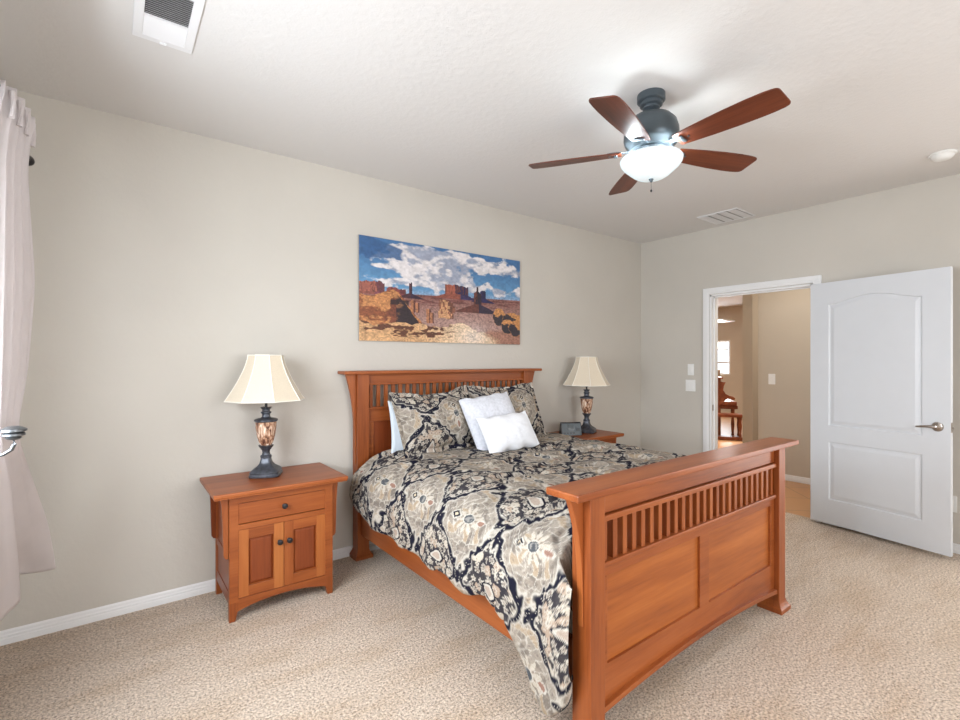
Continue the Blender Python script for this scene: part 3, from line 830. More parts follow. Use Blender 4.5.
# mattress
bm = MB(); box(bm, 2.13 - 0.74, 2.13 + 0.74, 1.205, 3.105, 0.283, 0.705, 0.05, 4)
tag(obj('mattress', bm, MATT, None, True), 'white mattress beneath the black and taupe comforter', 'mattress')

# ------------------------------------------------------------------ damask pattern
PA, PB = 0.48, 0.43
def worley(x, y, seed=0):
    """nearest and second nearest feature distance, an id and the offset to the nearest point"""
    xi = np.floor(x).astype(int); yi = np.floor(y).astype(int)
    f1 = np.full(x.shape, 9.0); f2 = np.full(x.shape, 9.0); idn = np.zeros(x.shape); ox = np.zeros(x.shape); oy = np.zeros(x.shape)
    for dx in (-1, 0, 1):
        for dy in (-1, 0, 1):
            cx = xi + dx; cy = yi + dy
            px = cx + _T[(cx * 7 + seed) % 256, (cy * 3 + 11) % 256]; py = cy + _T[(cx * 5 + 31) % 256, (cy * 9 + seed) % 256]
            d = np.hypot(x - px, y - py); idv = _T[(cx + 71) % 256, (cy + 13) % 256]
            near = d < f1
            f2 = np.where(near, f1, np.minimum(f2, d)); idn = np.where(near, idv, idn)
            ox = np.where(near, x - px, ox); oy = np.where(near, y - py, oy); f1 = np.where(near, d, f1)
    return f1, f2, idn, ox, oy
def damask(a, b):
    wx = 0.012 * (fbm(a * 7, b * 7, 2) - 0.5); wy = 0.012 * (fbm(a * 7 + 9, b * 7, 2) - 0.5)
    a = a + wx; b = b + wy
    A_ = a / PA; B_ = b / PB
    g = np.cos(2 * np.pi * A_) + np.cos(2 * np.pi * B_)
    curl = 0.20 * np.sin(2 * np.pi * (A_ * 4 + 0.5 * np.sin(2 * np.pi * B_ * 2))) * np.sin(2 * np.pi * B_ * 4 + 1.0) + 0.34 * (fbm(a * 34, b * 34, 2) - 0.5)
    g = g + curl + 0.06
    def local(sa, sb):
        u_ = (A_ + sa + 0.5 - np.floor(A_ + sa + 0.5) - 0.5) * PA
        v_ = (B_ + sb + 0.5 - np.floor(B_ + sb + 0.5) - 0.5) * PB
        return u_, v_
    navy = np.array((0.010, 0.010, 0.022))
    c = np.zeros(a.shape + (3,)) + navy
    n = fbm(a * 55, b * 55, 3)
    cream = (0.56, 0.52, 0.455)
    # ---- primary medallion: taupe field with cream leaf tracery
    u_, v_ = local(0, 0)
    th = np.arctan2(v_, u_); r = np.hypot(u_, v_)
    prim = sst(g, 0.12, 0.18)
    fld = mixc(np.zeros(a.shape + (3,)) + np.array((0.20, 0.170, 0.145)), (0.30, 0.255, 0.210), sst(n, 0.4, 0.6))
    f1, f2, idn, ox, oy = worley(th * 2.9 + 0.5 * np.sin(r * 60) + 40, r * 22 + 10, 3)
    fld = mixc(fld, (0.38, 0.33, 0.275), sst(idn, 0.45, 0.55) * 0.6)
    fld = mixc(fld, (0.42, 0.30, 0.18), (idn > 0.80) * 0.55)
    fld = mixc(fld, cream, (1 - sst(f2 - f1, 0.02, 0.12)) * 0.85 * sst(r, 0.03, 0.05) * (1 - 0.5 * sst(r, 0.12, 0.17)))
    fld = mixc(fld, (0.15, 0.12, 0.11), (1 - sst(f1, 0.03, 0.14)) * 0.8 * (idn > 0.4))
    fld = mixc(fld, cream, sst(np.sin(th * 34 + 9 * np.sin(r * 45)), 0.80, 0.97) * sst(r, 0.13, 0.15) * 0.55)
    c = c * (1 - prim[..., None]) + fld * prim[..., None]
    c = mixc(c, cream, np.exp(-((g - 0.20) / 0.07) ** 2) * 0.85)
    rp = np.hypot(u_ * 1.1, v_ + 0.010)
    pet = rp < 0.060 + 0.020 * np.cos(th * 10)
    c = mixc(c, (0.56, 0.50, 0.42), pet * 0.8); c = mixc(c, (0.22, 0.17, 0.13), (pet & (np.cos(th * 10) < -0.55)) * 0.8)
    ring = np.hypot(u_ / 0.026, v_ / 0.036)
    c = mixc(c, cream, (ring < 1) * 0.95); c = mixc(c, (0.08, 0.085, 0.095), ring < 0.80)
    c = mixc(c, (0.28, 0.27, 0.25), (ring < 0.62) * sst(n, 0.42, 0.58))
    drop = np.hypot(u_ / 0.012, (v_ + 0.085) / 0.026); c = mixc(c, cream, (drop < 1.4) * 0.9); c = mixc(c, (0.30, 0.17, 0.13), drop < 0.95)
    top = (np.abs(u_) / 0.020 + np.abs(v_ - 0.082) / 0.024); c = mixc(c, cream, top < 1.45); c = mixc(c, navy, top < 1.05)
    c = mixc(c, (0.60, 0.50, 0.36), top < 0.5)
    # ---- secondary palmette: small flowers packed on the dark ground
    u_, v_ = local(0.5, 0.5)
    gs = -g
    sec = sst(gs, 0.20, 0.26)
    f1, f2, idn, ox, oy = worley(a * 30 + 7, b * 30 + 3, 9)
    an = np.arctan2(oy, ox)
    base = mixc(np.zeros(a.shape + (3,)) + np.array((0.30, 0.255, 0.21)), (0.50, 0.44, 0.36), sst(idn, 0.35, 0.6))
    base = mixc(base, (0.36, 0.25, 0.18), (idn > 0.84) * 0.7)
    base = mixc(base, navy, (f1 > 0.36 + 0.10 * np.cos(an * 5)) * (idn < 0.75) * 0.9)
    base = mixc(base, cream, ((f1 > 0.27 + 0.10 * np.cos(an * 5)) & (f1 < 0.37 + 0.10 * np.cos(an * 5))) * 0.85)
    base = mixc(base, (0.10, 0.09, 0.10), (f1 < 0.10) * 0.85)
    c = c * (1 - sec[..., None]) + base * sec[..., None]
    c = mixc(c, cream, np.exp(-((gs - 0.30) / 0.06) ** 2) * 0.75)
    tear = np.hypot(u_ / (0.022 * (1.15 - sst(v_, -0.03, 0.04) * 0.6)), v_ / 0.036)
    c = mixc(c, navy, tear < 1.6); c = mixc(c, cream, tear < 1.3); c = mixc(c, (0.42, 0.34, 0.28), tear < 0.85)
    # small curls in the dark ground
    gr = (np.abs(g) < 0.10)
    cu = np.sin(a * 210 + 5 * np.sin(b * 80)) * np.sin(b * 190 + 5 * np.sin(a * 70))
    c = mixc(c, cream, (gr & (cu > 0.86)) * 0.9)
    return c

# ------------------------------------------------------------------ comforter
def catmull(P, t):
    """P: (k,...,) control array along axis 0; t in 0..1 (n,)"""
    k = P.shape[0]; x = t * (k - 1); i = np.clip(np.floor(x).astype(int), 0, k - 2); f = (x - i)
    g = lambda j: P[np.clip(j, 0, k - 1)]
    f = f.reshape((-1,) + (1,) * (P.ndim - 1))
    p0, p1, p2, p3 = g(i - 1), g(i), g(i + 1), g(i + 2)
    return 0.5 * (2 * p1 + (p2 - p0) * f + (2 * p0 - 5 * p1 + 4 * p2 - p3) * f ** 2 + (3 * p1 - p0 - 3 * p2 + p3) * f ** 3)
def make_comforter():
    nv = 440; nu = 600
    vv = np.linspace(0, 1, nv)                     # head -> foot
    Y = 3.085 + (1.10 - 3.085) * vv
    hy = [3.085, 2.95, 2.70, 2.42, 2.10, 1.83, 1.62, 1.52, 1.44, 1.385, 1.33, 1.25, 1.18, 1.10]
    hz = [0.440, 0.405, 0.375, 0.365, 0.350, 0.357, 0.372, 0.372, 0.335, 0.215, 0.120, 0.095, 0.150, 0.290]
    zh = np.interp(-Y, -np.array(hy), hz)
    k_ = np.ones(9) / 9; zh = np.convolve(np.pad(zh, 4, 'edge'), k_, 'valid')
    zh = zh + 0.006 * np.sin(Y * 17) 
    zhr = 0.40 + 0.01 * np.sin(Y * 9)
    # cross-section control points, left hem -> right hem
    ctrl = []
    for j in range(nv):
        z = zh[j]; y = Y[j]
        tail = sst(np.array(y), 1.42, 1.30) * 1.0 if False else float(sst(np.array(1.45 - y), 0.0, 0.12))
        wob = 0.010 * math.sin(y * 6.1) + 0.006 * math.sin(y * 15 + 1)
        bx = 1.262 + wob - 0.012 * tail
        zt = 0.775
        c_ = [(bx + 0.030, z + 0.030), (bx + 0.028, z + 0.006), (bx + 0.006, z + 0.002), (bx - 0.008 , z + 0.035),
              (bx - 0.012, z + (0.60 - z) * 0.45), (bx - 0.004, z + (0.60 - z) * 0.8), (bx + 0.020, 0.640), (1.360, 0.722), (1.470, zt - 0.008), (1.62, zt + 0.008),
              (1.85, zt + 0.002), (2.10, zt + 0.003), (2.40, zt + 0.004), (2.65, zt + 0.016), (2.80, zt + 0.020), (2.915, 0.785), (3.005, 0.70), (3.035, 0.58), (3.03, 0.47), (3.02, zhr[j] + 0.02), (3.005, zhr[j]), (2.985, zhr[j] + 0.02)]
        ctrl.append(c_)
    ctrl = np.array(ctrl)                          # nv, k, 2
    dense = catmull(ctrl.transpose(1, 0, 2), np.linspace(0, 1, 1400))     # 1400, nv, 2
    # resample by arc length
    seg = np.sqrt((np.diff(dense, axis=0) ** 2).sum(-1)); s = np.concatenate([np.zeros((1, nv)), np.cumsum(seg, 0)])
    P = np.zeros((nu, nv, 3)); S = np.zeros((nu, nv))
    for j in range(nv):
        sj = np.linspace(0, s[-1, j], nu)
        x = np.interp(sj, s[:, j], dense[:, j, 0]); z = np.interp(sj, s[:, j], dense[:, j, 1])
        top = np.argmax(dense[:, j, 0] > 1.45); S[:, j] = sj - s[top, j]
        P[:, j, 0] = x; P[:, j, 2] = z
        # only the left drape runs past the footboard; the top tucks in before it
        lim = 1.198
        lw = float(1) * (1 - sst(np.array(0.0), 0, 1))
        yend = np.where((x > 1.288) , lim, 1.10)
        P[:, j, 1] = Y[j]
    # squeeze Y for the top portion so that it ends at the mattress edge
    for j in range(nv):
        x = P[:, j, 0]; z = P[:, j, 2]
        wgt = sst(x + (z - 0.5) * 0.12, 1.27, 1.33)
        y = 3.085 + (1.10 - 3.085) * vv[j]; y2 = 3.085 + (1.205 - 3.085) * vv[j]
        y = 3.085 + ((1.10 + 0.035 * sst(z, 0.16, 0.34)) - 3.085) * vv[j]
        P[:, j, 1] = y * (1 - wgt) + y2 * wgt
    X_, Y_, Z_ = P[..., 0], P[..., 1], P[..., 2]
    # puffiness and soft wrinkles
    du = np.gradient(P, axis=0); dv = np.gradient(P, axis=1)
    nrm = np.cross(dv, du); nrm /= np.linalg.norm(nrm, axis=-1, keepdims=True) + 1e-9
    topm = sst(Z_, 0.60, 0.76)
    hgt = 0.030 * (fbm(S * 3.0 + 5, Y_ * 3.0, 3) - 0.5) + 0.016 * (fbm(S * 9, Y_ * 9 + 3, 3) - 0.5)
    # creases running across the top
    rid = 1 - np.abs(2 * fbm(S * 2.2 + 9, Y_ * 5.5 + 0.8 * S, 3) - 1)
    hgt = hgt - 0.020 * sst(rid, 0.86, 1.0) * (0.4 + 0.6 * topm)
    fall = (1 - topm)
    hgt = hgt + fall * 0.010 * np.sin(Y_ * 21 + 3 * fbm(Y_ * 3, Z_ * 2, 2)) * sst(0.65 - Z_, 0, 0.2)
    edge = np.minimum(sst(vv, 0, 0.02), sst(1 - vv, 0, 0.02))[None, :]
    hgt = hgt * edge - 0.010 * (1 - edge)
    sgn = np.sign((nrm[nu // 2, nv // 2, 2])); nrm = nrm * sgn
    P = P + nrm * hgt[..., None]
    # roll the head and foot ends down so the edge reads thick
    e = (1 - sst(vv, 0, 0.03))[None, :]; P[..., 2] -= 0.030 * e * topm
    e2 = (1 - sst(1 - vv, 0, 0.016))[None, :] ** 2; P[..., 2] -= 0.30 * e2 * topm
    dye = damask(S + 0.18, Y_ - 1.360)
    o = grid_obj('comforter', P, DAMASK, None, dye=dye)
    return tag(o, 'black and taupe damask comforter spread over the bed, corner hanging by the footboard', 'comforter')
make_comforter()

# ------------------------------------------------------------------ pillows
def pillow(name, label, cat, W, Hh, T_, centre, Mrot, mat, group=None, flange=0.0, patt=None, n=60, sag=0.0, seed=0, power=3.2, pinch=0.05):
    """front + back shells joined into one closed cushion"""
    nx, ny = n, max(24, int(n * Hh / W))
    u_, v_ = np.meshgrid(np.linspace(-1, 1, nx), np.linspace(-1, 1, ny), indexing='ij')
    fl = flange
    ui = np.clip(np.abs(u_) * W / (W - 2 * fl), 0, 1); vi = np.clip(np.abs(v_) * Hh / (Hh - 2 * fl), 0, 1)
    puff = ((1 - ui ** power) * (1 - vi ** power)) ** 0.55
    wr = 0.16 * (fbm(u_ * 2.5 + seed * 3.1 + 20, v_ * 2.5 + seed + 20, 3) - 0.5) + 0.05 * (fbm(u_ * 8 + seed + 40, v_ * 8 + 40, 3) - 0.5)
    th = T_ / 2 * puff * (1 + wr) + 0.004
    x = u_ * W / 2 * (1 - pinch * (1 - np.abs(v_) ** 2)); z = v_ * Hh / 2 * (1 - pinch * (1 - np.abs(u_) ** 2))
    z = z - sag * (1 - u_ ** 2) * (v_ > 0) * v_ + 0.006 * np.sin(u_ * 9 + seed) * np.abs(v_)
    yw = 0.012 * np.sin(u_ * 7 + seed) * sst(np.maximum(ui, vi), 0.9, 1.0)
    F = np.stack([x, -th + yw, z], -1); B = np.stack([x, th + yw, z], -1)
    P = np.concatenate([F.reshape(-1, 3), B.reshape(-1, 3)])
    i = np.arange(nx * ny).reshape(nx, ny); off = nx * ny
    f1 = np.stack([i[:-1, :-1], i[1:, :-1], i[1:, 1:], i[:-1, 1:]], -1).reshape(-1, 4)
    f2 = f1[:, ::-1] + off
    rim = list(i[:, 0]) + list(i[-1, 1:]) + list(i[-2::-1, -1]) + list(i[0, -2:0:-1])
    fr = [(rim[(k + 1) % len(rim)], rim[k], rim[k] + off, rim[(k + 1) % len(rim)] + off) for k in range(len(rim))]
    faces = f1.tolist() + f2.tolist() + [tuple(int(q) for q in f) for f in fr]
    me = bpy.data.meshes.new(name); me.from_pydata(P.tolist(), [], faces); me.update()
    if patt:
        d = patt(np.concatenate([u_.ravel(), u_.ravel()]) * W / 2, np.concatenate([v_.ravel(), v_.ravel()]) * Hh / 2)
        set_dye(me, d)
    me.materials.append(mat)
    for p in me.polygons: p.use_smooth = True
    o = bpy.data.objects.new(name, me); col.objects.link(o)
    o.matrix_world = Matrix.Translation(centre) @ Mrot
    return tag(o, label, cat, group)
def lean(back, roll=0.0, yaw=0.0):
    return Matrix.Rotation(R(yaw), 4, 'Z') @ Matrix.Rotation(R(-back), 4, 'X') @ Matrix.Rotation(R(roll), 4, 'Y')
SH = lambda ox, oy: (lambda a, b: damask((a + ox) * 1.0, (b + oy) * 1.05))
pillow('bed_pillow', 'pale white sleeping pillow behind the left patterned sham', 'pillow', 0.60, 0.37, 0.13, (1.815, 3.020, 0.925), lean(8, 0), PCASE, n=60, seed=5)
pillow('pillow_sham', 'left damask sham, black and taupe medallion, leaning on the headboard', 'pillow', 0.68, 0.475, 0.17, (1.835, 2.885, 0.985), lean(24, -2.0, 3), DAMASK, flange=0.035, patt=SH(-0.095, 0.0), n=230, sag=0.05, seed=1, pinch=0.02, group='pillow shams')
pillow('pillow_sham', 'right damask sham, partly behind the white square pillow', 'pillow', 0.70, 0.475, 0.17, (2.490, 2.915, 0.990), lean(22, -1.0, -2), DAMASK, flange=0.035, patt=SH(-0.12, -0.02), n=230, sag=0.03, seed=2, pinch=0.02, group='pillow shams')
pillow('throw_pillow', 'white quilted square pillow tilted against the shams', 'pillow', 0.43, 0.43, 0.12, (2.200, 2.715, 0.945), lean(28, -7, -4), WQUILT, n=70, seed=3, group='white throw pillows', pinch=0.02)
pillow('throw_pillow', 'small white rectangular pillow in front of the square one', 'pillow', 0.43, 0.27, 0.11, (2.200, 2.560, 0.892), lean(32, -4, -4), WCLOTH, n=70, seed=4, group='white throw pillows', pinch=0.03)

# the whole bed with its bedding, enlarged a touch away from the viewer's corner of the room
KB = 1.025; C0 = Vector((0, 0, 1.397))
def grow(o, p_off, feet=False):
    me = o.data; n = len(me.vertices)
    co = np.empty(n * 3, np.float32); me.vertices.foreach_get('co', co); co = co.reshape(-1, 3) + np.array(p_off)
    q = (co - np.array(C0)) * KB + np.array(C0)
    if feet: q[:, 2] = np.where(co[:, 2] < 0.065, co[:, 2], q[:, 2])
    q[:, 1] = np.minimum(q[:, 1], 3.303)
    me.vertices.foreach_set('co', (q - np.array(p_off)).astype(np.float32).reshape(-1)); me.update()
bpy.context.view_layer.update()
for o in list(bpy.data.objects):
    if o.type != 'MESH': continue
    a = o
    while a.parent: a = a.parent
    if a == bed: grow(o, o.matrix_world.translation, o.name.startswith('post'))
    elif a.name in ('comforter', 'mattress'): grow(o, (0, 0, 0))
    elif a.name.startswith(('bed_pillow', 'pillow_sham', 'throw_pillow')):
        M_ = o.matrix_world.copy(); t_ = M_.translation.copy()
        o.data.transform(Matrix.Scale(KB, 4)); M_.translation = C0 + (t_ - C0) * KB; o.matrix_world = M_

# ================================================================== NIGHTSTANDS
def make_nightstand(label, loc):
    """local origin: floor under the centre of the front face"""
    t = thing('nightstand', label, 'nightstand', loc, 0, 'nightstands beside the bed')
    hx = 0.280; yf = 0.0; yb = 0.430
    bm = MB()
    # carcass: back, sides (in a frame), bottom, face frame
    box(bm, -hx + 0.03, hx - 0.03, yb - 0.012, yb - 0.002, 0.10, 0.665)
    box(bm, -hx + 0.02, hx - 0.02, 0.02, yb - 0.01, 0.100, 0.112)
    for s in (-1, 1):
        a, b_ = sorted((s * (hx - 0.006), s * (hx - 0.018)))
        box(bm, a, b_, 0.03, yb - 0.03, 0.10, 0.665)
        a, b_ = sorted((s * (hx - 0.002), s * (hx - 0.022)))
        box(bm, a, b_, 0.03, yb - 0.03, 0.085, 0.150, 0.002); box(bm, a, b_, 0.03, yb - 0.03, 0.60, 0.668, 0.002); box(bm, a, b_, 0.03, yb - 0.03, 0.30, 0.34, 0.002)
    obj('carcass', bm, WDZ, t)
    bm = MB()
    for s in (-1, 1):
        a, b_ = sorted((s * hx, s * (hx - 0.046)))
        box(bm, a, b_, 0.0, 0.020, 0.10, 0.668, 0.0015)
    box(bm, -hx + 0.044, hx - 0.044, 0.0, 0.020, 0.628, 0.668, 0.001)
    box(bm, -hx + 0.044, hx - 0.044, 0.0, 0.020, 0.484, 0.512, 0.001)
    obj('face_frame', bm, WX, t)
    # arched apron
    pts = [(-hx + 0.03, 0.116), (hx - 0.03, 0.116)]
    for k in range(21):
        x = hx - 0.03 - (2 * hx - 0.06) * k / 20
        pts.append((x, 0.046 + 0.036 * (1 - abs(x / (hx - 0.03)) ** 2.2)))
    bm = MB(); prism(bm, pts, 1, 0.001, 0.021, 0.001); obj('apron', bm, WX, t)
    for s in (-1, 1):
        for y0, y1 in ((0.0, 0.035), (yb - 0.035, yb)):
            bm = MB()
            a = s * hx; b_ = s * (hx - 0.046); c_ = s * (hx - 0.030)
            pts = [(a, 0.0), (c_, 0.0), (s * (hx - 0.036), 0.03), (b_, 0.062), (b_, 0.12), (a, 0.12)]
            prism(bm, pts, 1, y0 + 0.001, y1, 0.001)
            box(bm, *sorted((a, s * (hx - 0.034))), y0 + 0.0005, y1, 0.11, 0.668, 0.001)
            obj('leg', bm, WZ, t)
            # corbel under the overhanging top
            bm = MB()
            yc = 0.025 if y0 < 0.1 else yb - 0.020
            pts = [(s * hx, 0.668), (s * (hx + 0.040), 0.668), (s * (hx + 0.034), 0.62), (s * (hx + 0.029), 0.54), (s * (hx + 0.026), 0.42), (s * (hx + 0.024), 0.352), (s * (hx + 0.015), 0.338), (s * hx, 0.334)]
            prism(bm, pts, 1, yc - 0.010, yc + 0.010, 0.002)
            obj('corbel', bm, WZ if y0 < 0.1 else WDZ, t)
    bm = MB(); box(bm, -0.356, 0.356, -0.040, 0.452, 0.668, 0.675, 0.002); box(bm, -0.360, 0.360, -0.044, 0.454, 0.6745, 0.698, 0.006, 3)
    obj('table_top', bm, WX, t)
    # drawer
    bm = MB(); box(bm, -0.236, 0.236, 0.004, 0.30, 0.515, 0.625, 0.003); d = obj('drawer', bm, WX, t)
    def knob(x, z, par):
        bm = MB(); M = Matrix.Translation((x, 0.004, z)) @ Matrix.Rotation(R(90), 4, 'X')
        lathe(bm, [(0.0, 0.0), (0.010, 0.0), (0.010, 0.003), (0.006, 0.006), (0.006, 0.014), (0.013, 0.018), (0.016, 0.023), (0.014, 0.028), (0.006, 0.031), (0.0, 0.031)], 24, mat=M)
        obj('knob', bm, BRONZE, par, True)
    knob(0.0, 0.575, d)
    for s in (-1, 1):
        x0, x1 = (-0.236, -0.0012) if s < 0 else (0.0012, 0.236)
        bm = MB(); fw = 0.052
        box(bm, x0 + 0.001, x1 - 0.001, 0.018, 0.0225, 0.119, 0.481)
        dr = obj('door', bm, WX, t)
        for z0, z1 in ((0.118, 0.173), (0.427, 0.482)):
            bm = MB(); box(bm, x0, x1, 0.004, 0.022, z0, z1, 0.0015); obj('rail', bm, WX, dr)
        bm = MB(); box(bm, x0, x0 + fw, 0.0035, 0.0221, 0.118, 0.482, 0.0015); st = obj('stile', bm, WPZ if s < 0 else WZ, dr)
        bm = MB(); box(bm, x1 - fw, x1, 0.0035, 0.0221, 0.118, 0.482, 0.0015); st = obj('stile', bm, WPZ if (s < 0) else WPZ, dr)
        bm = MB(); px0, px1, pz0, pz1 = x0 + fw, x1 - fw, 0.173, 0.427
        # raised centre field with sloping borders
        e_ = 0.016
        A_ = [bm.verts.new(p) for p in ((px0 + 0.004, 0.0165, pz0 + 0.004), (px1 - 0.004, 0.0165, pz0 + 0.004), (px1 - 0.004, 0.0165, pz1 - 0.004), (px0 + 0.004, 0.0165, pz1 - 0.004))]
        B_ = [bm.verts.new(p) for p in ((px0 + e_, 0.009, pz0 + e_), (px1 - e_, 0.009, pz0 + e_), (px1 - e_, 0.009, pz1 - e_), (px0 + e_, 0.009, pz1 - e_))]
        bm.faces.new(B_)
        for i in range(4): bm.faces.new((A_[i], A_[(i + 1) % 4], B_[(i + 1) % 4], B_[i]))
        bmesh.ops.recalc_face_normals(bm, faces=bm.faces)
        obj('raised_panel', bm, WDZ, dr)
        knob(s * 0.026, 0.377, dr)
    return t
ns = make_nightstand('cherry nightstand with drawer and two doors, left of the bed, fully in view', (0.775, 2.840, 0))
dup(ns, (3.530, 2.870, 0), 'cherry nightstand on the far side of the bed, mostly hidden, under the clock')

# ================================================================== TABLE LAMPS
def make_lamp(label, loc, rz):
    t = thing('table_lamp', label, 'lamp', loc, rz, 'bedside table lamps')
    bm = MB()
    # square stepped foot with a pinched, curving pedestal
    lathe(bm, [(0.0, 0.0), (0.070, 0.0), (0.084, 0.003), (0.086, 0.012), (0.080, 0.022), (0.082, 0.030), (0.076, 0.040), (0.062, 0.050), (0.046, 0.062), (0.034, 0.078), (0.028, 0.098), (0.026, 0.112)], 48, sq=7)
    lathe(bm, [(0.026, 0.105), (0.032, 0.112), (0.032, 0.122), (0.024, 0.128), (0.021, 0.142), (0.024, 0.156), (0.030, 0.162), (0.032, 0.168)], 32)
    obj('lamp_base', bm, LAMPBASE, t, True, 40)
    bm = MB()
    lathe(bm, [(0.0, 0.160), (0.030, 0.166), (0.040, 0.176), (0.044, 0.184), (0.036, 0.186), (0.0, 0.186)], 32)
    obj('collar', bm, LAMPBASE, t, True, 40)
    bm = MB(); lathe(bm, [(0.0, 0.182), (0.030, 0.184), (0.041, 0.205), (0.052, 0.245), (0.058, 0.290), (0.060, 0.330), (0.0, 0.332)], 40)
    obj('urn_body', bm, MOSAIC, t, True, 40)['label'] = 'brown and cream shell mosaic urn body'
    bm = MB(); lathe(bm, [(0.0, 0.326), (0.062, 0.327), (0.067, 0.332), (0.067, 0.340), (0.054, 0.346), (0.034, 0.348), (0.024, 0.356), (0.022, 0.372), (0.030, 0.380), (0.030, 0.386), (0.022, 0.390), (0.022, 0.400), (0.034, 0.414), (0.028, 0.415), (0.0, 0.412)], 36)
    obj('cap', bm, LAMPBASE, t, True, 40)
    bm = MB(); lathe(bm, [(0.0, 0.410), (0.008, 0.411), (0.008, 0.44), (0.016, 0.445), (0.016, 0.49), (0.0, 0.492)], 16)
    obj('socket', bm, BRONZE, t, True)
    bm = MB()
    for s in (-1, 1): tube(bm, [(s * 0.010, 0, 0.44), (s * 0.045, 0, 0.50), (s * 0.050, 0, 0.58), (s * 0.030, 0, 0.68), (0, 0, 0.726)], 0.0018, 6)
    obj('harp', bm, BRONZE, t, True)
    # bell shade with an octagonal-cut plan: long panels and narrow corner panels
    def ring(r_, z):
        a = r_; c_ = r_ * 0.42
        return [Vector(p + (z,)) for p in ((a, -c_), (a, c_), (c_, a), (-c_, a), (-a, c_), (-a, -c_), (-c_, -a), (c_, -a))]
    prof = []
    for k in range(11):
        q = k / 10.0
        z = 0.458 + 0.270 * q
        r_ = 0.092 + 0.115 * (1 - q) ** 1.45
        prof.append((r_, z))
    bm = MB()
    for inner in (0, 1):
        rings = [[bm.verts.new(p) for p in ring(r_ - 0.003 * inner, z)] for r_, z in prof]
        for A_, B_ in zip(rings, rings[1:]):
            for i in range(8):
                f = (A_[i], A_[(i + 1) % 8], B_[(i + 1) % 8], B_[i]); bm.faces.new(f[::-1] if inner else f)
        if inner:
            for k_ in (0, -1):
                for i in range(8):
                    bm.faces.new((o0[k_][i], o0[k_][(i + 1) % 8], rings[k_][(i + 1) % 8], rings[k_][i]))
        o0 = rings
    bmesh.ops.recalc_face_normals(bm, faces=bm.faces)
    sh = obj('lamp_shade', bm, SHADE, t)
    bm = MB()
    for (r_, z) in (prof[0], prof[-1]):
        p = ring(r_ + 0.001, z); tube(bm, p + [p[0]], 0.0032, 6)
    for i in range(8): tube(bm, [ring(r_ + 0.0005, z)[i] for r_, z in prof], 0.0022, 6)
    # spider holding the shade to the harp
    tube(bm, [(-0.09, 0, 0.725), (0.09, 0, 0.725)], 0.0015, 6); tube(bm, [(0, -0.09, 0.725), (0, 0.09, 0.725)], 0.0015, 6)
    tr = obj('shade_trim', bm, TRIMC, sh, True); tr['label'] = 'pale trim along rims and seams'
    return t
lp = make_lamp('table lamp with cream shade on the left nightstand', (0.743, 3.110, 0.698), R(-25))
dup(lp, (3.650, 3.085, 0.698), 'table lamp with cream shade on the far right nightstand beside the clock', R(-63))

# bedside clock/phone ---------------------------------------------------------
ck = thing('clock_radio', 'dark grey desktop clock radio leaning beside the far lamp', 'clock radio', (3.400, 3.065, 0.698), R(-28))
bm = MB(); prism(bm, [(-0.035, 0.0), (0.045, 0.0), (0.045, 0.012), (0.012, 0.118), (0.0, 0.120), (-0.010, 0.112)], 0, -0.098, 0.098, 0.003)
obj('housing', bm, BLACKP, ck)
def slant(bm, x0, x1, q0, q1, d=0.003):
    # patch on the sloping front (from (-.035,0) to (-.010,.112))
    p = lambda q: (-0.035 + 0.025 * q, 0.112 * q)
    a, b_ = p(q0), p(q1)
    prism(bm, [a, b_, (b_[0] - d, b_[1]), (a[0] - d, a[1])], 0, x0, x1)
bm = MB(); slant(bm, -0.090, 0.090, 0.06, 0.95, 0.002); obj('front_panel', bm, GREYP, ck)
bm = MB(); slant(bm, -0.035, 0.030, 0.42, 0.86, 0.0035); obj('screen', bm, LCD, ck)
for k in range(4):
    bm = MB(); slant(bm, -0.080 + 0.030 * k, -0.058 + 0.030 * k, 0.14, 0.26, 0.004); obj('button', bm, BLACKP, ck)
bm = MB(); slant(bm, 0.050, 0.080, 0.35, 0.60, 0.005); obj('button', bm, BLACKP, ck)

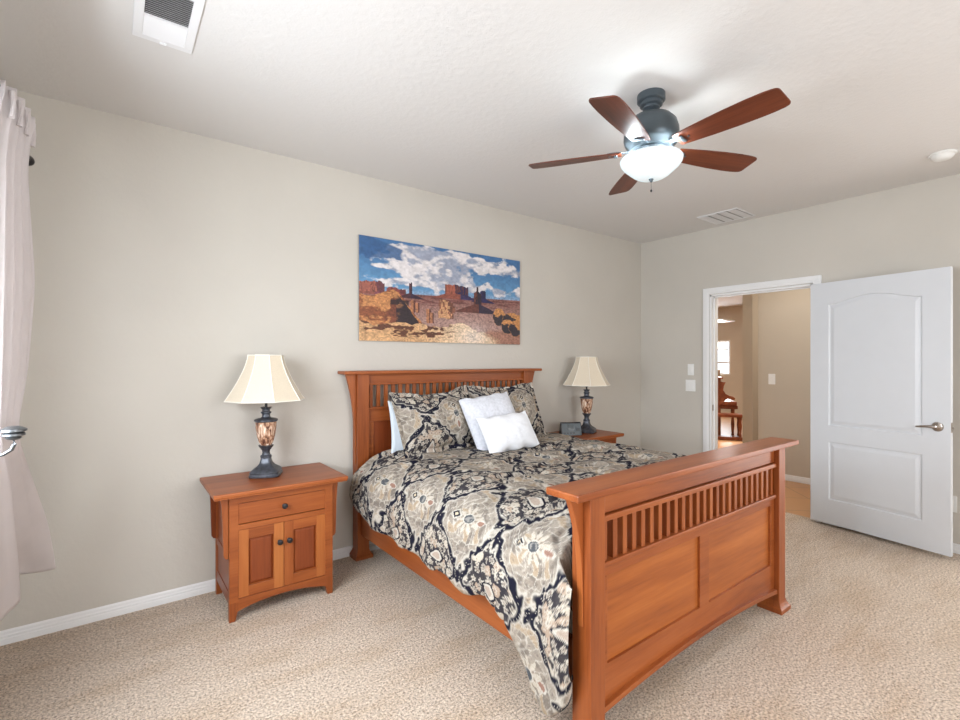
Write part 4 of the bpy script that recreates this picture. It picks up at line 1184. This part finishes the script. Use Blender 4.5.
# ================================================================== CURTAIN
def make_curtain():
    # key cross-sections (list of (y, x)) from the window side to the far side, at several heights
    keys = [
        (2.362, [(2.30, -.350), (2.31, -.325), (2.34, -.300), (2.39, -.284), (2.46, -.274), (2.53, -.268), (2.60, -.264), (2.670, -.260)]),
        (2.27,  [(2.30, -.350), (2.31, -.325), (2.34, -.300), (2.39, -.284), (2.45, -.274), (2.52, -.268), (2.59, -.264), (2.660, -.260)]),
        (2.15,  [(2.27, -.395), (2.30, -.350), (2.34, -.320), (2.38, -.300), (2.42, -.290), (2.47, -.280), (2.53, -.272), (2.585, -.264)]),
        (1.70,  [(2.25, -.395), (2.28, -.350), (2.32, -.320), (2.36, -.300), (2.41, -.285), (2.46, -.270), (2.52, -.256), (2.580, -.240)]),
        (1.35,  [(2.25, -.395), (2.28, -.350), (2.31, -.320), (2.34, -.305), (2.38, -.290), (2.43, -.280), (2.49, -.270), (2.545, -.258)]),
        (1.13,  [(2.26, -.390), (2.28, -.350), (2.30, -.330), (2.32, -.310), (2.36, -.310), (2.40, -.300), (2.44, -.290), (2.475, -.282)]),
        (0.95,  [(2.30, -.395), (2.34, -.355), (2.40, -.325), (2.47, -.300), (2.46, -.340), (2.52, -.330), (2.62, -.300), (2.695, -.270)]),
        (0.66,  [(2.34, -.395), (2.40, -.355), (2.48, -.325), (2.59, -.295), (2.56, -.350), (2.66, -.360), (2.80, -.310), (2.890, -.225)]),
        (0.43,  [(2.38, -.395), (2.44, -.360), (2.54, -.325), (2.67, -.294), (2.62, -.360), (2.82, -.385), (3.02, -.335), (2.98, -.205)]),
    ]
    nw, nz_ = 220, 150
    zs = np.array([k[0] for k in keys]); arr = np.array([[(x, y) for y, x in k[1]] for k in keys])   # h,8,2
    K = catmull(arr.transpose(1, 0, 2), np.linspace(0, 1, nw))      # nw,h,2
    z = np.linspace(2.362, 0.43, nz_)
    P = np.zeros((nw, nz_, 3))
    for c_ in range(2):
        for i in range(nw):
            # smooth interpolation over height
            P[i, :, c_] = np.interp(-z, -zs, K[i, :, c_])
    ker = np.ones(13) / 13
    for c_ in range(2):
        Q = np.pad(P[..., c_], ((0, 0), (6, 6)), 'edge'); P[..., c_] = np.apply_along_axis(lambda a: np.convolve(a, ker, 'valid'), 1, Q)
    P[..., 2] = z[None, :]
    wv = np.linspace(0, 1, nw)[:, None]
    amp = np.interp(-z, [-2.335, -2.24, -1.8, -1.3, -1.12, -0.9, -0.43], [0.020, 0.010, 0.009, 0.008, 0.010, 0.005, 0.004])[None, :]
    ph_ = wv * 2 * np.pi * 6
    sharp = np.sign(np.sin(ph_)) * np.abs(np.sin(ph_)) ** 0.7
    P[..., 0] += amp * sharp
    P[..., 1] += amp * 0.5 * np.cos(ph_ + 0.3)
    # the hem sags with a slight wave
    P[..., 2] += (0.010 * np.sin(ph_ * 0.5) + 0.0 * wv) * sst(0.9 - z, 0, 0.4)[None, :]
    P[..., 0] = np.clip(P[..., 0], XL + 0.006, None)
    o = grid_obj('curtain', P, PINK)
    sm = o.modifiers.new('cloth_thickness', 'SOLIDIFY'); sm.thickness = 0.003; sm.offset = 0
    return tag(o, 'blush grey curtain tied back at the left wall beside the window', 'curtain')
cur = make_curtain()
for k, (y, x) in enumerate(((2.36, -.276), (2.43, -.264), (2.51, -.254), (2.63, -.248))):
    bm = MB(); tube(bm, [(x - 0.004, y - 0.004, 2.345), (x, y - 0.004, 2.30), (x - 0.004, y - 0.010, 2.25)], [0.010, 0.007, 0.009], 8)
    obj('pinch_pleat', bm, PINK, cur, True)
rod = thing('curtain_rod', 'dark curtain rod with round end knob showing past the curtain', 'curtain rod', (-0.283, 3.07, 2.340))
bm = MB(); M = Matrix.Rotation(R(90), 4, 'X')
lathe(bm, [(0.0, 0.0), (0.011, 0.0), (0.011, 2.5), (0, 2.5)], 16, mat=Matrix.Translation((-0.032, 0, 0)) @ M); obj('pole', bm, BRONZE, rod, True)
bm = MB(); M2 = Matrix.Translation((-0.032, 0, 0)) @ Matrix.Rotation(R(-90), 4, 'X')
lathe(bm, [(0.0, -0.004), (0.013, -0.004), (0.015, 0.004), (0.010, 0.010), (0.017, 0.018), (0.024, 0.032), (0.024, 0.044), (0.016, 0.056), (0.0, 0.060)], 24, mat=M2); obj('finial', bm, BRONZE, rod, True)
bm = MB(); box(bm, -0.179, -0.173, -0.048, -0.022, -0.035, 0.035, 0.002); tube(bm, [(-0.174, -0.035, 0.0), (-0.034, -0.035, 0.0)], 0.006, 10); obj('bracket', bm, BRONZE, rod, True)
hb = thing('curtain_holdback', 'silver curtain holdback hook with round stacked knob at the left edge', 'curtain holdback', (XL, 2.195, 1.150))
bm = MB(); lathe(bm, [(0.0, 0.030), (0.016, 0.029), (0.026, 0.024), (0.034, 0.020), (0.034, 0.013), (0.024, 0.009), (0.030, 0.005), (0.030, -0.001), (0.018, -0.005), (0.022, -0.009), (0.014, -0.015), (0.0, -0.015)], 28, cx=0.205); obj('knob', bm, SILVER, hb, True, 40)
bm = MB(); tube(bm, [(0.205, 0.0, -0.012), (0.207, 0.0, -0.030), (0.200, 0.004, -0.048), (0.180, 0.008, -0.062), (0.150, 0.010, -0.068), (0.08, 0.012, -0.070), (0.003, 0.012, -0.070)], 0.006, 10); lathe(bm, [(0.0, 0.0), (0.022, 0.0), (0.020, 0.005), (0.0, 0.006)], 20, mat=Matrix.Translation((0.0, 0.012, -0.070)) @ Matrix.Rotation(R(90), 4, 'Y')); obj('hook_arm', bm, SILVER, hb, True)

# ================================================================== FAR ROOM
pi = thing('upright_piano', 'reddish brown upright piano in the far room seen through the doorway', 'piano', (8.72, 4.17, 0), R(36))
bm = MB()
box(bm, 0.0, 1.45, 0.10, 0.62, 0.05, 1.06, 0.01); obj('case', bm, PIANO, pi)
bm = MB(); box(bm, -0.03, 1.48, 0.07, 0.65, 1.06, 1.09, 0.008); obj('lid', bm, PIANO, pi)
# scrolled cheek at the near end
out = [(0.14, 1.02), (0.02, 1.00), (0.05, 0.93), (0.06, 0.86), (0.02, 0.79), (-0.04, 0.76), (-0.10, 0.745), (-0.135, 0.715), (-0.12, 0.685), (-0.08, 0.69), (-0.05, 0.715), (0.0, 0.70), (0.04, 0.66), (0.14, 0.64)]
for xx in (0.0, 1.39):
    bm = MB(); prism(bm, out, 0, xx, xx + 0.06, 0.004); obj('scroll_cheek', bm, PIANO, pi)
bm = MB(); box(bm, -0.01, 1.46, -0.16, 0.12, 0.585, 0.655, 0.012); obj('key_bed', bm, PIANO, pi)
bm = MB(); box(bm, 0.02, 1.43, -0.18, 0.10, 0.52, 0.585, 0.01); obj('key_slip', bm, PIANO, pi)
for xx in (0.03, 1.38):
    bm = MB(); lathe(bm, [(0, 0.0), (0.025, 0.0), (0.028, 0.05), (0.018, 0.09), (0.030, 0.25), (0.020, 0.38), (0.032, 0.44), (0.032, 0.52), (0, 0.52)], 16, cx=xx + 0.02, cy=-0.10); obj('leg', bm, PIANO, pi, True)
pb = thing('piano_bench', 'low dark wooden bench in front of the piano in the far room', 'bench', (8.56, 4.00, 0), R(36))
bm = MB(); box(bm, 0, 0.22, -0.17, 0.32, 0.40, 0.455, 0.01); obj('seat', bm, PIANO, pb)
for xx in (0.03, 0.19):
    for yy in (-0.13, 0.28):
        bm = MB(); lathe(bm, [(0, 0.05), (0.018, 0.05), (0.024, 0.08), (0.014, 0.12), (0.026, 0.26), (0.018, 0.33), (0.026, 0.38), (0.026, 0.40), (0, 0.40)], 12, cx=xx, cy=yy); obj('leg', bm, PIANO, pb, True)
bm = MB(); box(bm, 0.01, 0.21, -0.16, 0.31, 0.0, 0.06, 0.008); obj('foot_rail', bm, PIANO, pb)
bm = MB(); lathe(bm, [(0, 1.090), (0.07, 1.090), (0.10, 1.10), (0.115, 1.16), (0.12, 1.215), (0.10, 1.22), (0, 1.19)], 24, cx=8.80, cy=4.46)
tag(obj('bowl', bm, BEIGEC, None, True), 'beige bowl standing on top of the far room piano', 'bowl')
pd = thing('pendant_lamp', 'dark pendant lamp with white dome hanging before the far window', 'lamp', (9.6, 4.80, 0))
bm = MB(); lathe(bm, [(0, 1.75), (0.006, 1.75), (0.006, 2.16), (0, 2.16)], 10); obj('chain', bm, BRONZE, pd, True)
bm = MB(); box(bm, -0.25, 0.25, -0.25, 0.25, 2.16, 2.185, 0.004); tube(bm, [(0, 0, 2.18), (0, 0, 2.74)], 0.006, 8); obj('ceiling_bar', bm, WHITE, pd)
bm = MB(); lathe(bm, [(0.0, 1.76), (0.05, 1.755), (0.12, 1.72), (0.18, 1.66), (0.21, 1.60), (0.20, 1.60), (0.0, 1.63)], 28); obj('dome_shade', bm, PENDL, pd, True)
bm = MB(); tube(bm, [(0.0, 0.0, 1.765), (-0.10, 0.16, 1.72), (-0.14, 0.24, 1.62)], 0.012, 8); lathe(bm, [(0.0, 1.59), (0.215, 1.59), (0.215, 1.605), (0.0, 1.605)], 28); obj('arm', bm, BRONZE, pd, True)
